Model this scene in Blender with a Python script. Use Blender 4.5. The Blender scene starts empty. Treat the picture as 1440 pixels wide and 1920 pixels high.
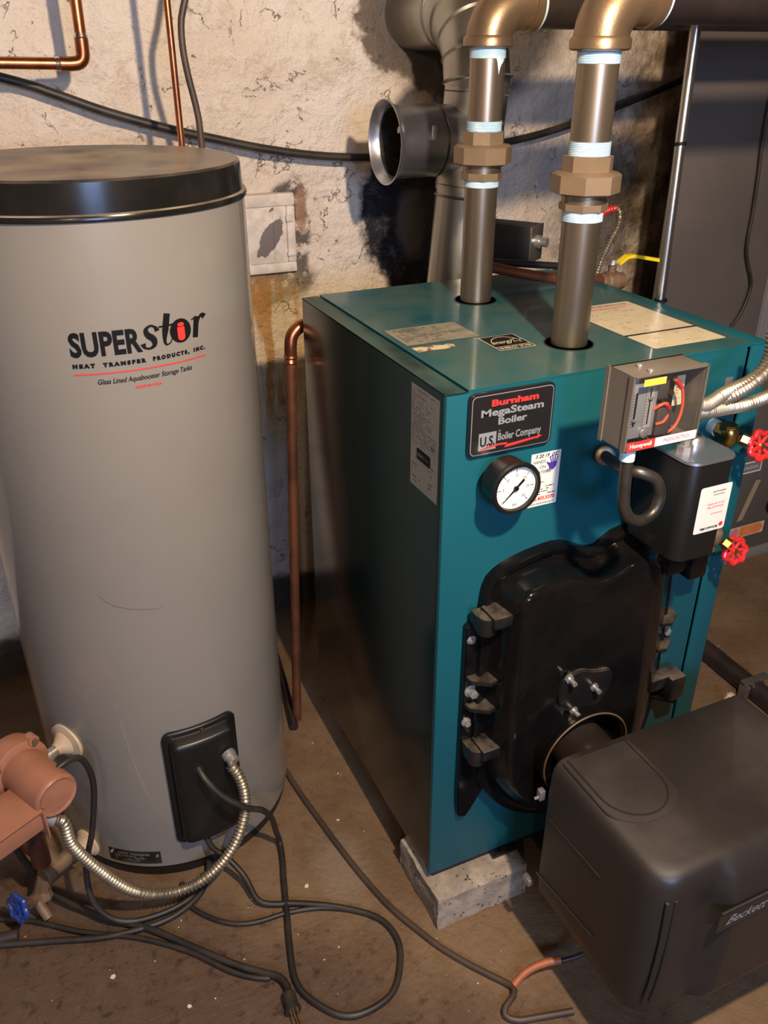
import bpy, bmesh, math, random
from mathutils import Vector, Matrix, noise
random.seed(7)
S = bpy.context.scene
COL = S.collection

# ------------------------------------------------------------------ camera, lights, exposure
def camera():
    cd = bpy.data.cameras.new('camera'); cam = bpy.data.objects.new('camera', cd); COL.objects.link(cam)
    cd.sensor_fit = 'VERTICAL'; cd.sensor_height = 24.0; cd.lens = 20.0
    cd.clip_start = 0.02
    rt = Vector((0.90914, -0.41648, 0)); up = Vector((0.19789, 0.43198, 0.87991)); fw = Vector((0.36646, 0.79996, -0.47515))
    M = Matrix((rt, up, -fw)).transposed().to_4x4(); M.translation = Vector((-0.55634, -1.00044, 1.53))
    cam.matrix_world = M
    S.camera = cam
camera()
S.view_settings.view_transform = 'Standard'; S.view_settings.look = 'None'
S.view_settings.gamma = 1.0; S.view_settings.use_curve_mapping = False
S.view_settings.exposure = 0.0
W = bpy.data.worlds.new('world'); S.world = W; W.use_nodes = True
W.node_tree.nodes['Background'].inputs[0].default_value = (0.30, 0.38, 0.55, 1)
W.node_tree.nodes['Background'].inputs[1].default_value = 0.02
def point(name, loc, energy, color, r):
    l = bpy.data.lights.new(name, 'POINT'); l.energy = energy; l.color = color; l.shadow_soft_size = r
    o = bpy.data.objects.new(name, l); o.location = loc; COL.objects.link(o); return o
def area(name, loc, target, sx, sy, energy, color):
    l = bpy.data.lights.new(name, 'AREA'); l.shape = 'RECTANGLE'; l.size = sx; l.size_y = sy; l.energy = energy; l.color = color
    o = bpy.data.objects.new(name, l); o.location = loc; COL.objects.link(o)
    o.rotation_euler = (Vector(target) - Vector(loc)).to_track_quat('-Z', 'Y').to_euler(); return o
point('ceiling_bulb', (-0.05, -0.92, 1.98), 165, (1.0, 0.78, 0.56), 0.03)
area('cool_fill_light', (-0.48, -2.7, 1.65), (0.2, 1.0, 0.8), 0.7, 0.45, 48, (0.36, 0.56, 1.0))  # added cool fill, aimed to lift the bluish wall between tank and boiler
point('far_bulb', (-1.44, -2.6, 2.05), 42, (1.0, 0.80, 0.60), 0.04)

# ------------------------------------------------------------------ materials
class NT:
    def __init__(s, m):
        s.nt = m.node_tree; s.n = s.nt.nodes; s.l = s.nt.links
    def new(s, t, **kw):
        x = s.n.new(t)
        for k, v in kw.items(): setattr(x, k, v)
        return x
    def val(s, sock, v):
        if isinstance(v, bpy.types.NodeSocket): s.l.new(v, sock)
        else: sock.default_value = v
    def math(s, op, a, b=0.0, c=None, clamp=False):
        x = s.new('ShaderNodeMath', operation=op, use_clamp=clamp)
        s.val(x.inputs[0], a); s.val(x.inputs[1], b)
        if c is not None: s.val(x.inputs[2], c)
        return x.outputs[0]
    def mix(s, f, a, b):
        x = s.new('ShaderNodeMix', data_type='RGBA')
        s.val(x.inputs[0], f); s.val(x.inputs[6], a); s.val(x.inputs[7], b); return x.outputs[2]
    def noise(s, vec, scale, detail=4, rough=0.55, dist=0.0, out=0):
        x = s.new('ShaderNodeTexNoise'); s.l.new(vec, x.inputs['Vector'])
        x.inputs['Scale'].default_value = scale; x.inputs['Detail'].default_value = detail
        x.inputs['Roughness'].default_value = rough; x.inputs['Distortion'].default_value = dist
        return x.outputs[out]
    def voro(s, vec, scale, feature='F1'):
        x = s.new('ShaderNodeTexVoronoi', feature=feature); s.l.new(vec, x.inputs['Vector']); x.inputs['Scale'].default_value = scale
        return x.outputs[0]
    def ramp(s, v, a, b, lo=0.0, hi=1.0):
        x = s.new('ShaderNodeMapRange', interpolation_type='SMOOTHSTEP')
        s.val(x.inputs[0], v); x.inputs[1].default_value = a; x.inputs[2].default_value = b
        x.inputs[3].default_value = lo; x.inputs[4].default_value = hi; return x.outputs[0]
    def coord(s): return s.new('ShaderNodeTexCoord').outputs['Object']
    def sep(s, v):
        x = s.new('ShaderNodeSeparateXYZ'); s.l.new(v, x.inputs[0]); return x.outputs
    def scale(s, v, sc):
        x = s.new('ShaderNodeMapping'); s.l.new(v, x.inputs[0]); x.inputs['Scale'].default_value = sc; return x.outputs[0]
    def bump(s, h, strength, dist=0.002):
        x = s.new('ShaderNodeBump'); x.inputs['Strength'].default_value = strength; x.inputs['Distance'].default_value = dist
        s.l.new(h, x.inputs['Height']); return x.outputs[0]
def C4(c): return (c[0], c[1], c[2], 1)
def base(name):
    m = bpy.data.materials.new(name); m.use_nodes = True
    t = NT(m); return m, t, t.n['Principled BSDF']
def mat(name, col, rough=0.5, metal=0.0, col2=None, nscale=8.0, lo=0.4, hi=0.65, bump=0.0, bscale=60.0, coat=0.0, dust=None, dscale=5, spec=0.5, streak=None):
    m, t, p = base(name)
    p.inputs['Roughness'].default_value = rough; p.inputs['Metallic'].default_value = metal
    p.inputs['Specular IOR Level'].default_value = spec
    if coat: p.inputs['Coat Weight'].default_value = coat; p.inputs['Coat Roughness'].default_value = 0.07
    co = t.coord()
    c = C4(col)
    if col2 or dust:
        v = t.scale(co, streak) if streak else co
        if col2: c = t.mix(t.ramp(t.noise(v, nscale, 5), lo, hi), C4(col), C4(col2))
        if dust:
            g = t.new('ShaderNodeNewGeometry'); nz = t.sep(g.outputs['Normal'])[2]
            f = t.math('MULTIPLY', t.ramp(nz, 0.5, 0.95), t.ramp(t.noise(co, dscale, 6), 0.25, 0.75), clamp=True)
            c = t.mix(f, c, C4(dust))
            t.val(p.inputs['Roughness'], t.math('ADD', t.math('MULTIPLY', f, 0.35), rough, clamp=True))
    t.val(p.inputs['Base Color'], c)
    if bump: t.l.new(t.bump(t.noise(co, bscale, 5), bump), p.inputs['Normal'])
    return m
M = {}
M['tank'] = mat('tank_paint', (0.215, 0.197, 0.170), 0.36, 0, (0.195, 0.180, 0.155), 2.5, bump=0.012, bscale=14, coat=0.75)
M['lid'] = mat('lid_plastic', (0.008, 0.0072, 0.0066), 0.20, 0, (0.014, 0.012, 0.010), 9, bump=0.02, bscale=20, dust=(0.36, 0.295, 0.225), dscale=6, spec=0.32)
M['blackplastic'] = mat('black_plastic', (0.008, 0.0076, 0.0072), 0.36, 0, bump=0.04, bscale=200)
M['rubber'] = mat('cable_rubber', (0.016, 0.013, 0.011), 0.5, 0, (0.035, 0.028, 0.022), 14)
M['brownrubber'] = mat('brown_hose', (0.07, 0.045, 0.03), 0.5, 0, (0.045, 0.03, 0.022), 10)
M['teal'] = mat('teal_paint', (0.0075, 0.083, 0.105), 0.24, 0, (0.0085, 0.089, 0.111), 3, coat=0.35, bump=0.015, bscale=12, dust=(0.045, 0.095, 0.080), dscale=8)
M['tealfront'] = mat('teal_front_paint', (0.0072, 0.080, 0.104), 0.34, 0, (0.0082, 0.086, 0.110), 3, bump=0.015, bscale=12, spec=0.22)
M['tealshade'] = mat('teal_shaded_side', (0.004, 0.014, 0.015), 0.20, 0, (0.005, 0.016, 0.017), 2.2, spec=0.32, bump=0.01, bscale=8, dust=(0.045, 0.095, 0.080), dscale=8)  # same teal, darkened because the left side gets only grazing light
M['castblack'] = mat('black_enamel', (0.004, 0.004, 0.0045), 0.13, 0, (0.007, 0.006, 0.0055), 14, bump=0.10, bscale=55, spec=0.30)
M['castdust'] = mat('black_enamel_dusty', (0.008, 0.008, 0.008), 0.24, 0, (0.014, 0.012, 0.011), 14, bump=0.12, bscale=55, dust=(0.105, 0.085, 0.064), dscale=30)
M['satin'] = mat('satin_black', (0.009, 0.009, 0.009), 0.4, 0, (0.014, 0.013, 0.013), 6)
M['cowl'] = mat('cowl_plastic', (0.022, 0.0185, 0.017), 0.38, 0, (0.026, 0.022, 0.020), 4, bump=0.12, bscale=420, dust=(0.047, 0.038, 0.033), dscale=4)
M['steel'] = mat('steel', (0.60, 0.58, 0.55), 0.30, 0.75, (0.40, 0.39, 0.38), 12)
M['galv'] = mat('galvanised', (0.42, 0.41, 0.37), 0.34, 0.9, (0.30, 0.28, 0.24), 6, bump=0.05, bscale=14, streak=(1, 1, 0.25))
M['shiny'] = mat('bright_galvanised', (0.60, 0.60, 0.64), 0.33, 0.92, (0.36, 0.36, 0.40), 7, bump=0.04, bscale=10)
M['darkmetal'] = mat('dark_metal', (0.10, 0.09, 0.075), 0.4, 0.8, (0.05, 0.045, 0.04), 20)
M['flex'] = mat('flex_steel', (0.42, 0.37, 0.29), 0.42, 0.85, (0.32, 0.28, 0.21), 18)
M['bpipe'] = mat('black_iron_pipe', (0.29, 0.23, 0.165), 0.33, 0.85, (0.19, 0.15, 0.11), 9, bump=0.03, bscale=40, streak=(1, 1, 0.12))
M['header'] = mat('header_pipe', (0.035, 0.026, 0.026), 0.35, 0.5, (0.055, 0.04, 0.036), 8)
M['castiron'] = mat('bronze_cast', (0.30, 0.20, 0.115), 0.36, 0.75, (0.22, 0.15, 0.09), 10, bump=0.10, bscale=260)
M['nut'] = mat('machined_iron', (0.25, 0.175, 0.105), 0.42, 0.4, (0.21, 0.15, 0.09), 10, bump=0.05, bscale=200)
M['dope'] = mat('pipe_dope', (0.40, 0.58, 0.68), 0.5, 0, (0.58, 0.70, 0.76), 25, bump=0.2, bscale=120)
M['copper'] = mat('copper', (0.50, 0.175, 0.075), 0.28, 0.9, (0.28, 0.095, 0.04), 12, bump=0.03, bscale=60)
M['oldcopper'] = mat('tarnished_copper', (0.23, 0.085, 0.040), 0.42, 0.6, (0.13, 0.052, 0.03), 12)
M['solder'] = mat('solder', (0.70, 0.62, 0.52), 0.25, 1)
M['brass'] = mat('brass', (0.50, 0.32, 0.09), 0.28, 0.95, (0.30, 0.18, 0.06), 20)
M['oldbrass'] = mat('crusted_brass', (0.15, 0.09, 0.048), 0.6, 0.3, (0.21, 0.14, 0.085), 18, bump=0.4, bscale=60)
M['terra'] = mat('pump_paint', (0.33, 0.145, 0.085), 0.42, 0, (0.28, 0.12, 0.072), 16, bump=0.06, bscale=90)
M['ivory'] = mat('ivory_plastic', (0.58, 0.46, 0.34), 0.5, 0, (0.40, 0.28, 0.17), 18, lo=0.5, hi=0.75)
M['red'] = mat('red_paint', (0.52, 0.022, 0.022), 0.3, 0, (0.40, 0.016, 0.018), 20, coat=0.3)
M['blue'] = mat('blue_paint', (0.018, 0.05, 0.27), 0.3, 0, (0.03, 0.05, 0.14), 20)
M['yellow'] = mat('yellow_vinyl', (0.82, 0.62, 0.02), 0.4)
M['white'] = mat('white_paper', (0.72, 0.70, 0.64), 0.5)
M['cream'] = mat('cream_label', (0.62, 0.55, 0.38), 0.3, 0, (0.56, 0.49, 0.34), 20)
M['dirtylabel'] = mat('faded_silver_label', (0.26, 0.23, 0.17), 0.4, 0, (0.15, 0.16, 0.13), 24, streak=(1, 3, 1))
M['silverlabel'] = mat('silver_label', (0.30, 0.29, 0.25), 0.35, 0, (0.26, 0.25, 0.22), 8)
M['torn'] = mat('torn_label', (0.55, 0.45, 0.28), 0.6, 0, (0.16, 0.09, 0.05), 40, lo=0.5, hi=0.6)
M['ink'] = mat('black_ink', (0.007, 0.007, 0.007), 0.5, spec=0.12)
M['greyink'] = mat('grey_ink', (0.08, 0.08, 0.075), 0.5)
M['silverink'] = mat('silver_ink', (0.30, 0.32, 0.33), 0.35, 0.3)
M['redink'] = mat('red_ink', (0.72, 0.035, 0.03), 0.45)
M['pinkink'] = mat('pink_ink', (0.75, 0.20, 0.25), 0.5)
M['orangeink'] = mat('orange_ink', (0.80, 0.20, 0.04), 0.5)
M['purple'] = mat('purple_ink', (0.06, 0.03, 0.28), 0.5)
M['badge'] = mat('badge_face', (0.014, 0.013, 0.014), 0.22, 0, coat=0.3)
M['dial'] = mat('dial_face', (0.80, 0.77, 0.68), 0.4)
M['greypanel'] = mat('grey_cabinet_paint', (0.115, 0.096, 0.083), 0.42, 0, (0.090, 0.075, 0.066), 2.0, bump=0.03, bscale=60)
M['greytrim'] = mat('light_grey_trim', (0.24, 0.23, 0.22), 0.4, 0.2)
M['scuff'] = mat('scuff_mark', (0.11, 0.10, 0.088), 0.5)
M['darktin'] = mat('dark_tin', (0.075, 0.062, 0.045), 0.4, 0.6, (0.03, 0.026, 0.02), 30)  # dark brownish tin for the inside of the draft opening
M['tape'] = mat('masking_tape', (0.33, 0.26, 0.16), 0.6)
M['boxgrey'] = mat('control_box_paint', (0.19, 0.165, 0.135), 0.38, 0.3, (0.16, 0.14, 0.115), 8)
M['boxinside'] = mat('control_inside', (0.07, 0.055, 0.048), 0.5, 0.2)
M['faceplate'] = mat('scale_plate', (0.32, 0.32, 0.33), 0.4, 0.4)
M['amber'] = mat('amber_label', (0.85, 0.50, 0.06), 0.4)
M['emt'] = mat('zinc_conduit', (0.60, 0.57, 0.53), 0.26, 1, (0.48, 0.45, 0.42), 10, streak=(1, 1, 0.1))
M['chips'] = mat('paint_chips', (0.62, 0.56, 0.46), 0.7)
M['darkrecess'] = mat('dark_recess', (0.004, 0.004, 0.004), 0.8)
M['wire'] = mat('red_wire', (0.72, 0.10, 0.035), 0.4)
M['sheath'] = mat('orange_sheath', (0.36, 0.10, 0.035), 0.5, 0, (0.20, 0.07, 0.03), 20)
def concrete():
    m, t, p = base('rough_concrete'); co = t.coord()
    n = t.noise(co, 20, 8, 0.65); c = t.mix(t.ramp(n, 0.35, 0.65), C4((0.22, 0.18, 0.14)), C4((0.38, 0.31, 0.235)))
    pit = t.ramp(t.noise(co, 90, 3), 0.62, 0.68); c = t.mix(pit, c, C4((0.05, 0.035, 0.025)))
    t.val(p.inputs['Base Color'], c); p.inputs['Roughness'].default_value = 0.9
    t.l.new(t.bump(n, 0.6, 0.004), p.inputs['Normal']); return m
M['concrete'] = concrete()
def clear():
    m, t, p = base('clear_cover')
    p.inputs['Base Color'].default_value = (0.05, 0.05, 0.05, 1); p.inputs['Roughness'].default_value = 0.08
    p.inputs['Alpha'].default_value = 0.10
    return m
M['clear'] = clear()

def wall_material():
    m, t, p = base('whitewashed_stone'); co = t.coord(); x, y, z = t.sep(co)
    warp = t.noise(co, 5, 5, 0.6); fine = t.noise(co, 26, 6, 0.65); big = t.noise(co, 1.6, 3)
    c = t.mix(t.ramp(big, 0.35, 0.65), C4((0.68, 0.56, 0.44)), C4((0.78, 0.69, 0.58)))
    c = t.mix(t.math('MULTIPLY', t.ramp(fine, 0.5, 0.75), 0.45), c, C4((0.82, 0.76, 0.68)))
    c = t.mix(t.math('MULTIPLY', t.ramp(t.noise(co, 7, 6, 0.7), 0.56, 0.70), 0.30), c, C4((0.40, 0.27, 0.14)))
    # cracks and pits
    rn = t.math('ABSOLUTE', t.math('SUBTRACT', t.noise(co, 6.0, 7, 0.62, 0.4), 0.5))
    crm = t.math('MULTIPLY', t.ramp(rn, 0.0075, 0.0015), t.ramp(t.noise(co, 9, 3), 0.53, 0.60))
    rn2 = t.math('ABSOLUTE', t.math('SUBTRACT', t.noise(t.scale(co, (1, 1, 2.0)), 17.0, 6, 0.6, 0.3), 0.5))
    crm2 = t.math('MULTIPLY', t.ramp(rn2, 0.012, 0.003), t.ramp(t.noise(co, 14, 3), 0.50, 0.62))
    pit = t.math('MULTIPLY', t.ramp(t.noise(co, 55, 4), 0.66, 0.71), t.ramp(t.noise(co, 8, 2), 0.47, 0.6))
    def ell(cx, cz, rx, rz, amp=1.0, soft=0.12, n=None):
        a = t.math('DIVIDE', t.math('SUBTRACT', x, cx), rx); b = t.math('DIVIDE', t.math('SUBTRACT', z, cz), rz)
        d = t.math('SQRT', t.math('ADD', t.math('MULTIPLY', a, a), t.math('MULTIPLY', b, b)))
        d = t.math('ADD', d, t.math('MULTIPLY', t.math('SUBTRACT', n or warp, 0.5), amp))
        d = t.math('ADD', d, t.math('MULTIPLY', t.math('SUBTRACT', fine, 0.5), amp * 0.5))
        return t.ramp(d, 1 + soft, 1 - soft)
    # right part is browner in patches
    rb = t.math('MULTIPLY', t.ramp(x, 0.95, 1.2), t.ramp(t.noise(co, 5.5, 6, 0.65), 0.38, 0.62))
    c = t.mix(t.math('MULTIPLY', rb, 0.9), c, C4((0.20, 0.125, 0.065)))
    c = t.mix(t.math('MULTIPLY', ell(1.12, 1.13, 0.15, 0.13, 1.6, 0.4), 0.8), c, C4((0.06, 0.042, 0.03)))  # dark patch painting in the header pipe's shadow
    # cement patch round the flue
    c = t.mix(ell(0.62, 1.64, 0.275, 0.215, 0.7, 0.05), c, C4((0.185, 0.135, 0.10)))
    c = t.mix(ell(0.66, 1.62, 0.28, 0.21, 0.4, 0.20), c, C4((0.125, 0.105, 0.092)))
    # soot, deepened by shade painted in beside the flue and damper
    sm = ell(0.475, 1.15, 0.115, 0.23, 0.9, 0.10)
    sootc = t.mix(t.math('MULTIPLY', ell(0.50, 1.135, 0.045, 0.09, 1.4, 0.3), 0.75), C4((0.020, 0.020, 0.026)), C4((0.17, 0.14, 0.125)))
    sootc = t.mix(t.math('MULTIPLY', t.ramp(t.noise(co, 30, 7, 0.7), 0.52, 0.66), 0.55), sootc, C4((0.13, 0.12, 0.115)))
    c = t.mix(sm, c, sootc)
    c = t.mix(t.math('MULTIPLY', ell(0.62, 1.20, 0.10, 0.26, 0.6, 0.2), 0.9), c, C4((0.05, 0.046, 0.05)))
    # grey crumbling joints round the clean-out door
    for e in ((0.178, 1.13, 0.030, 0.12), (0.16, 1.215, 0.045, 0.03), (0.10, 1.005, 0.12, 0.045), (0.05, 0.985, 0.07, 0.05)):
        c = t.mix(t.math('MULTIPLY', ell(*e, 1.6, 0.25), t.ramp(fine, 0.36, 0.50)), c, C4((0.12, 0.10, 0.085)))
    c = t.mix(t.math('MULTIPLY', ell(0.19, 1.18, 0.014, 0.05, 1.3, 0.2), 0.8), c, C4((0.36, 0.20, 0.125)))
    # rust runs
    st = t.noise(t.scale(co, (1, 1, 0.12)), 34, 5)
    rust = t.math('MULTIPLY', ell(0.085, 0.84, 0.085, 0.19, 0.9, 0.35), t.ramp(st, 0.42, 0.55))
    c = t.mix(t.math('MULTIPLY', ell(0.09, 0.80, 0.14, 0.24, 0.8, 0.3), 0.5), c, C4((0.60, 0.46, 0.20)))
    c = t.mix(t.math('MULTIPLY', rust, 0.78), c, C4((0.42, 0.175, 0.03)))
    # unpainted foot of the wall
    zz = t.math('ADD', z, t.math('MULTIPLY', t.math('SUBTRACT', warp, 0.5), 0.10))
    c = t.mix(t.ramp(zz, 0.14, 0.10), c, C4((0.07, 0.058, 0.05)))
    c = t.mix(t.math('MULTIPLY', crm, 0.62), c, C4((0.22, 0.15, 0.095)))
    c = t.mix(t.math('MULTIPLY', crm2, 0.42), c, C4((0.26, 0.18, 0.12)))
    c = t.mix(t.math('MULTIPLY', pit, 0.8), c, C4((0.10, 0.075, 0.06)))
    t.val(p.inputs['Base Color'], c); p.inputs['Roughness'].default_value = 0.85; p.inputs['Specular IOR Level'].default_value = 0.25
    h = t.math('ADD', t.noise(co, 13, 8, 0.62), t.math('MULTIPLY', crm, -0.25))
    h = t.math('ADD', h, t.math('MULTIPLY', fine, 0.35))
    t.l.new(t.bump(h, 1.0, 0.022), p.inputs['Normal']); return m
M['wall'] = wall_material()
M['plainwall'] = mat('plain_whitewash', (0.16, 0.14, 0.12), 0.9, 0, (0.11, 0.095, 0.08), 2)
M['ceil'] = mat('joist_boards', (0.07, 0.05, 0.035), 0.9, 0, (0.04, 0.03, 0.02), 3)
def floor_material():
    m, t, p = base('stained_slab'); co = t.coord(); x, y, z = t.sep(co)
    n1 = t.noise(co, 3.2, 6, 0.6); n2 = t.noise(co, 22, 7, 0.7); n3 = t.noise(co, 90, 4, 0.6)
    c = t.mix(t.ramp(n1, 0.35, 0.65), C4((0.130, 0.078, 0.042)), C4((0.190, 0.122, 0.068)))
    # greyer, dirtier slab towards the near left
    d = t.math('ADD', t.math('MULTIPLY', y, 0.9), t.math('MULTIPLY', x, 0.9))
    d = t.math('ADD', d, t.math('MULTIPLY', t.math('SUBTRACT', n1, 0.5), 0.5))
    dirt = t.ramp(d, -0.02, -0.32)
    c = t.mix(t.math('MULTIPLY', dirt, 0.85), c, C4((0.082, 0.050, 0.034)))
    spots = t.math('MULTIPLY', t.ramp(t.noise(co, 34, 7, 0.72), 0.52, 0.66), t.math('ADD', 0.22, t.math('MULTIPLY', dirt, 0.50)))
    c = t.mix(spots, c, C4((0.024, 0.015, 0.011)))
    spots2 = t.math('MULTIPLY', t.ramp(t.noise(co, 60, 5, 0.6), 0.64, 0.70), 0.6)
    c = t.mix(spots2, c, C4((0.05, 0.03, 0.022)))
    c = t.mix(t.math('MULTIPLY', t.ramp(n2, 0.5, 0.8), 0.30), c, C4((0.17, 0.115, 0.075)))
    # pale patch painting in the bulb's pool of light on the slab
    a = t.math('DIVIDE', t.math('SUBTRACT', x, -0.12), 0.07); b = t.math('DIVIDE', t.math('SUBTRACT', y, 0.16), 0.11)
    e = t.math('SQRT', t.math('ADD', t.math('MULTIPLY', a, a), t.math('MULTIPLY', b, b)))
    e = t.math('ADD', e, t.math('MULTIPLY', t.math('SUBTRACT', n2, 0.5), 2.0))
    c = t.mix(t.math('MULTIPLY', t.ramp(e, 1.2, 0.3), 0.5), c, C4((0.25, 0.20, 0.145)))
    spk = t.ramp(t.noise(co, 160, 2), 0.76, 0.79)
    c = t.mix(spk, c, C4((0.50, 0.40, 0.28)))
    t.val(p.inputs['Base Color'], c); t.val(p.inputs['Roughness'], t.ramp(n2, 0.3, 0.7, 0.42, 0.75)); p.inputs['Specular IOR Level'].default_value = 0.35
    h = t.math('ADD', n2, t.math('MULTIPLY', n3, 0.4))
    t.l.new(t.bump(h, 0.65, 0.006), p.inputs['Normal']); return m
M['floor'] = floor_material()

# ------------------------------------------------------------------ mesh builder
def frame_of(axis):
    w = Vector(axis).normalized()
    a = Vector((0, 0, 1)) if abs(w.z) < 0.9 else Vector((1, 0, 0))
    u = a.cross(w).normalized(); v = w.cross(u).normalized(); return u, v, w
def catmull(P, step=0.01, closed=False):
    P = [Vector(p) for p in P]; out = []; n = len(P)
    rng = range(n if closed else n - 1)
    for i in rng:
        if closed: a, b, c, d = P[(i-1) % n], P[i], P[(i+1) % n], P[(i+2) % n]
        else: a, b, c, d = P[max(i-1, 0)], P[i], P[i+1], P[min(i+2, n-1)]
        k = max(2, int((c-b).length/step))
        for j in range(k):
            t = j/k
            out.append(0.5*((2*b)+(c-a)*t+(2*a-5*b+4*c-d)*t*t+(-a+3*b-3*c+d)*t**3))
    if not closed: out.append(P[-1])
    return out
class MB:
    def __init__(s): s.v = []; s.f = []; s.m = []; s.s = []
    def add(s, vs, fs, mi=0, sm=True):
        o = len(s.v); s.v += [Vector(v) for v in vs]
        for f in fs: s.f.append(tuple(i+o for i in f)); s.m.append(mi); s.s.append(sm)
        return s
    def bm(s, b, mi=0, sm=True, X=None):
        b.verts.ensure_lookup_table(); b.verts.index_update()
        vs = [(X @ v.co) if X else v.co.copy() for v in b.verts]
        s.add(vs, [[v.index for v in f.verts] for f in b.faces], mi, sm); b.free(); return s
    def box(s, a, b, bev=0.0, mi=0, seg=2, X=None):
        m = bmesh.new(); bmesh.ops.create_cube(m, size=1)
        c = (Vector(a)+Vector(b))/2; d = Vector(b)-Vector(a)
        for v in m.verts: v.co = Vector((v.co.x*d.x, v.co.y*d.y, v.co.z*d.z)) + c
        if bev: bmesh.ops.bevel(m, geom=m.edges[:], offset=bev, segments=seg, affect='EDGES', profile=0.5)
        return s.bm(m, mi, True, X)
    def tube(s, P, r, n=12, closed=False, mi=0, rf=None):
        P = [Vector(p) for p in P]; N = len(P); T = []
        for i in range(N):
            a = P[(i-1) % N] if closed else P[max(i-1, 0)]; b = P[(i+1) % N] if closed else P[min(i+1, N-1)]
            T.append((b-a).normalized())
        u, _, _ = frame_of(T[0]); o = len(s.v); L = 0
        for i in range(N):
            if i: L += (P[i]-P[i-1]).length
            u = (u - T[i]*u.dot(T[i])).normalized(); w = T[i].cross(u)
            rr = rf(i/(N-1), L) if rf else r
            for k in range(n):
                a = 2*math.pi*k/n; s.v.append(P[i]+(u*math.cos(a)+w*math.sin(a))*rr)
        R = N if closed else N-1
        for i in range(R):
            j = (i+1) % N
            for k in range(n):
                l = (k+1) % n; s.f.append((o+i*n+k, o+i*n+l, o+j*n+l, o+j*n+k)); s.m.append(mi); s.s.append(True)
        if not closed:
            s.f.append(tuple(o+k for k in range(n))[::-1]); s.m.append(mi); s.s.append(True)
            s.f.append(tuple(o+(N-1)*n+k for k in range(n))); s.m.append(mi); s.s.append(True)
        return s
    def lathe(s, prof, o, axis, n=40, mi=0, rot=0.0):
        u, v, w = frame_of(axis); o = Vector(o); b = len(s.v); N = len(prof)
        for r, t in prof:
            for k in range(n):
                a = 2*math.pi*k/n+rot; s.v.append(o+w*t+(u*math.cos(a)+v*math.sin(a))*max(r, 1e-5))
        for i in range(N-1):
            for k in range(n):
                l = (k+1) % n; s.f.append((b+i*n+k, b+i*n+l, b+(i+1)*n+l, b+(i+1)*n+k)); s.m.append(mi); s.s.append(True)
        if prof[0][0] > 1e-4: s.f.append(tuple(b+k for k in range(n))[::-1]); s.m.append(mi); s.s.append(True)
        if prof[-1][0] > 1e-4: s.f.append(tuple(b+(N-1)*n+k for k in range(n))); s.m.append(mi); s.s.append(True)
        return s
    def cyl(s, a, b, r, r2=None, n=32, mi=0, bev=0.0, rot=0.0):
        a = Vector(a); b = Vector(b); L = (b-a).length; r2 = r if r2 is None else r2
        pr = [(r, 0), (r2, L)] if not bev else [(r-bev, 0), (r-bev*0.3, bev*0.3), (r, bev), (r2, L-bev), (r2-bev*0.3, L-bev*0.3), (r2-bev, L)]
        return s.lathe(pr, a, b-a, n, mi, rot)
    def prism(s, poly, h, F, h0=0.0, mi=0, bev=0.0):
        m = bmesh.new(); vs = [m.verts.new(F(x, y, h0)) for x, y in poly]
        f = m.faces.new(vs); r = bmesh.ops.extrude_face_region(m, geom=[f])
        nv = [g for g in r['geom'] if isinstance(g, bmesh.types.BMVert)]
        for v, (x, y) in zip(nv, poly): pass
        d = F(0, 0, h)-F(0, 0, h0)
        for v in nv: v.co += d
        bmesh.ops.recalc_face_normals(m, faces=m.faces[:])
        if bev: bmesh.ops.bevel(m, geom=m.edges[:], offset=bev, segments=2, affect='EDGES')
        return s.bm(m, mi)
    def loft(s, loops, mi=0, cap0=True, cap1=True):
        n = len(loops[0]); o = len(s.v)
        for L in loops: s.v += [Vector(p) for p in L]
        for i in range(len(loops)-1):
            for k in range(n):
                l = (k+1) % n; s.f.append((o+i*n+k, o+i*n+l, o+(i+1)*n+l, o+(i+1)*n+k)); s.m.append(mi); s.s.append(True)
        if cap0: s.f.append(tuple(o+k for k in range(n))[::-1]); s.m.append(mi); s.s.append(True)
        if cap1: s.f.append(tuple(o+(len(loops)-1)*n+k for k in range(n))); s.m.append(mi); s.s.append(True)
        return s
    def poly(s, pts, F, h=0.0, mi=0):
        return s.add([F(x, y, h) for x, y in pts], [tuple(range(len(pts)))], mi, False)
    def rect(s, x0, y0, x1, y1, F, h=0.0, mi=0, r=0.0):
        if r == 0: return s.poly([(x0, y0), (x1, y0), (x1, y1), (x0, y1)], F, h, mi)
        return s.poly(rrect(x0, y0, x1, y1, r), F, h, mi)
    def text(s, body, x, y, size, F, h=0.0, mi=0, width=None, bold=0.0, shear=0.0, align='LEFT', spacing=1.0, flip=False):
        c = bpy.data.curves.new('lettering', 'FONT'); c.body = body; c.size = size; c.offset = bold; c.shear = shear
        c.align_x = align; c.space_character = spacing; c.resolution_u = 3
        o = bpy.data.objects.new('lettering', c); COL.objects.link(o)
        me = bpy.data.meshes.new_from_object(o)
        vs = [v.co.copy() for v in me.vertices]; fs = [tuple(p.vertices) for p in me.polygons]
        bpy.data.objects.remove(o); bpy.data.meshes.remove(me)
        if not vs: return s
        x0 = min(v.x for v in vs); x1 = max(v.x for v in vs); k = 1.0
        if width: k = width/(x1-x0); vs = [Vector(((v.x-x0)*k, v.y, 0)) for v in vs]
        sg = -1 if flip else 1
        return s.add([F(x+sg*v.x, y+sg*v.y, h) for v in vs], fs, mi, False)
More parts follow.
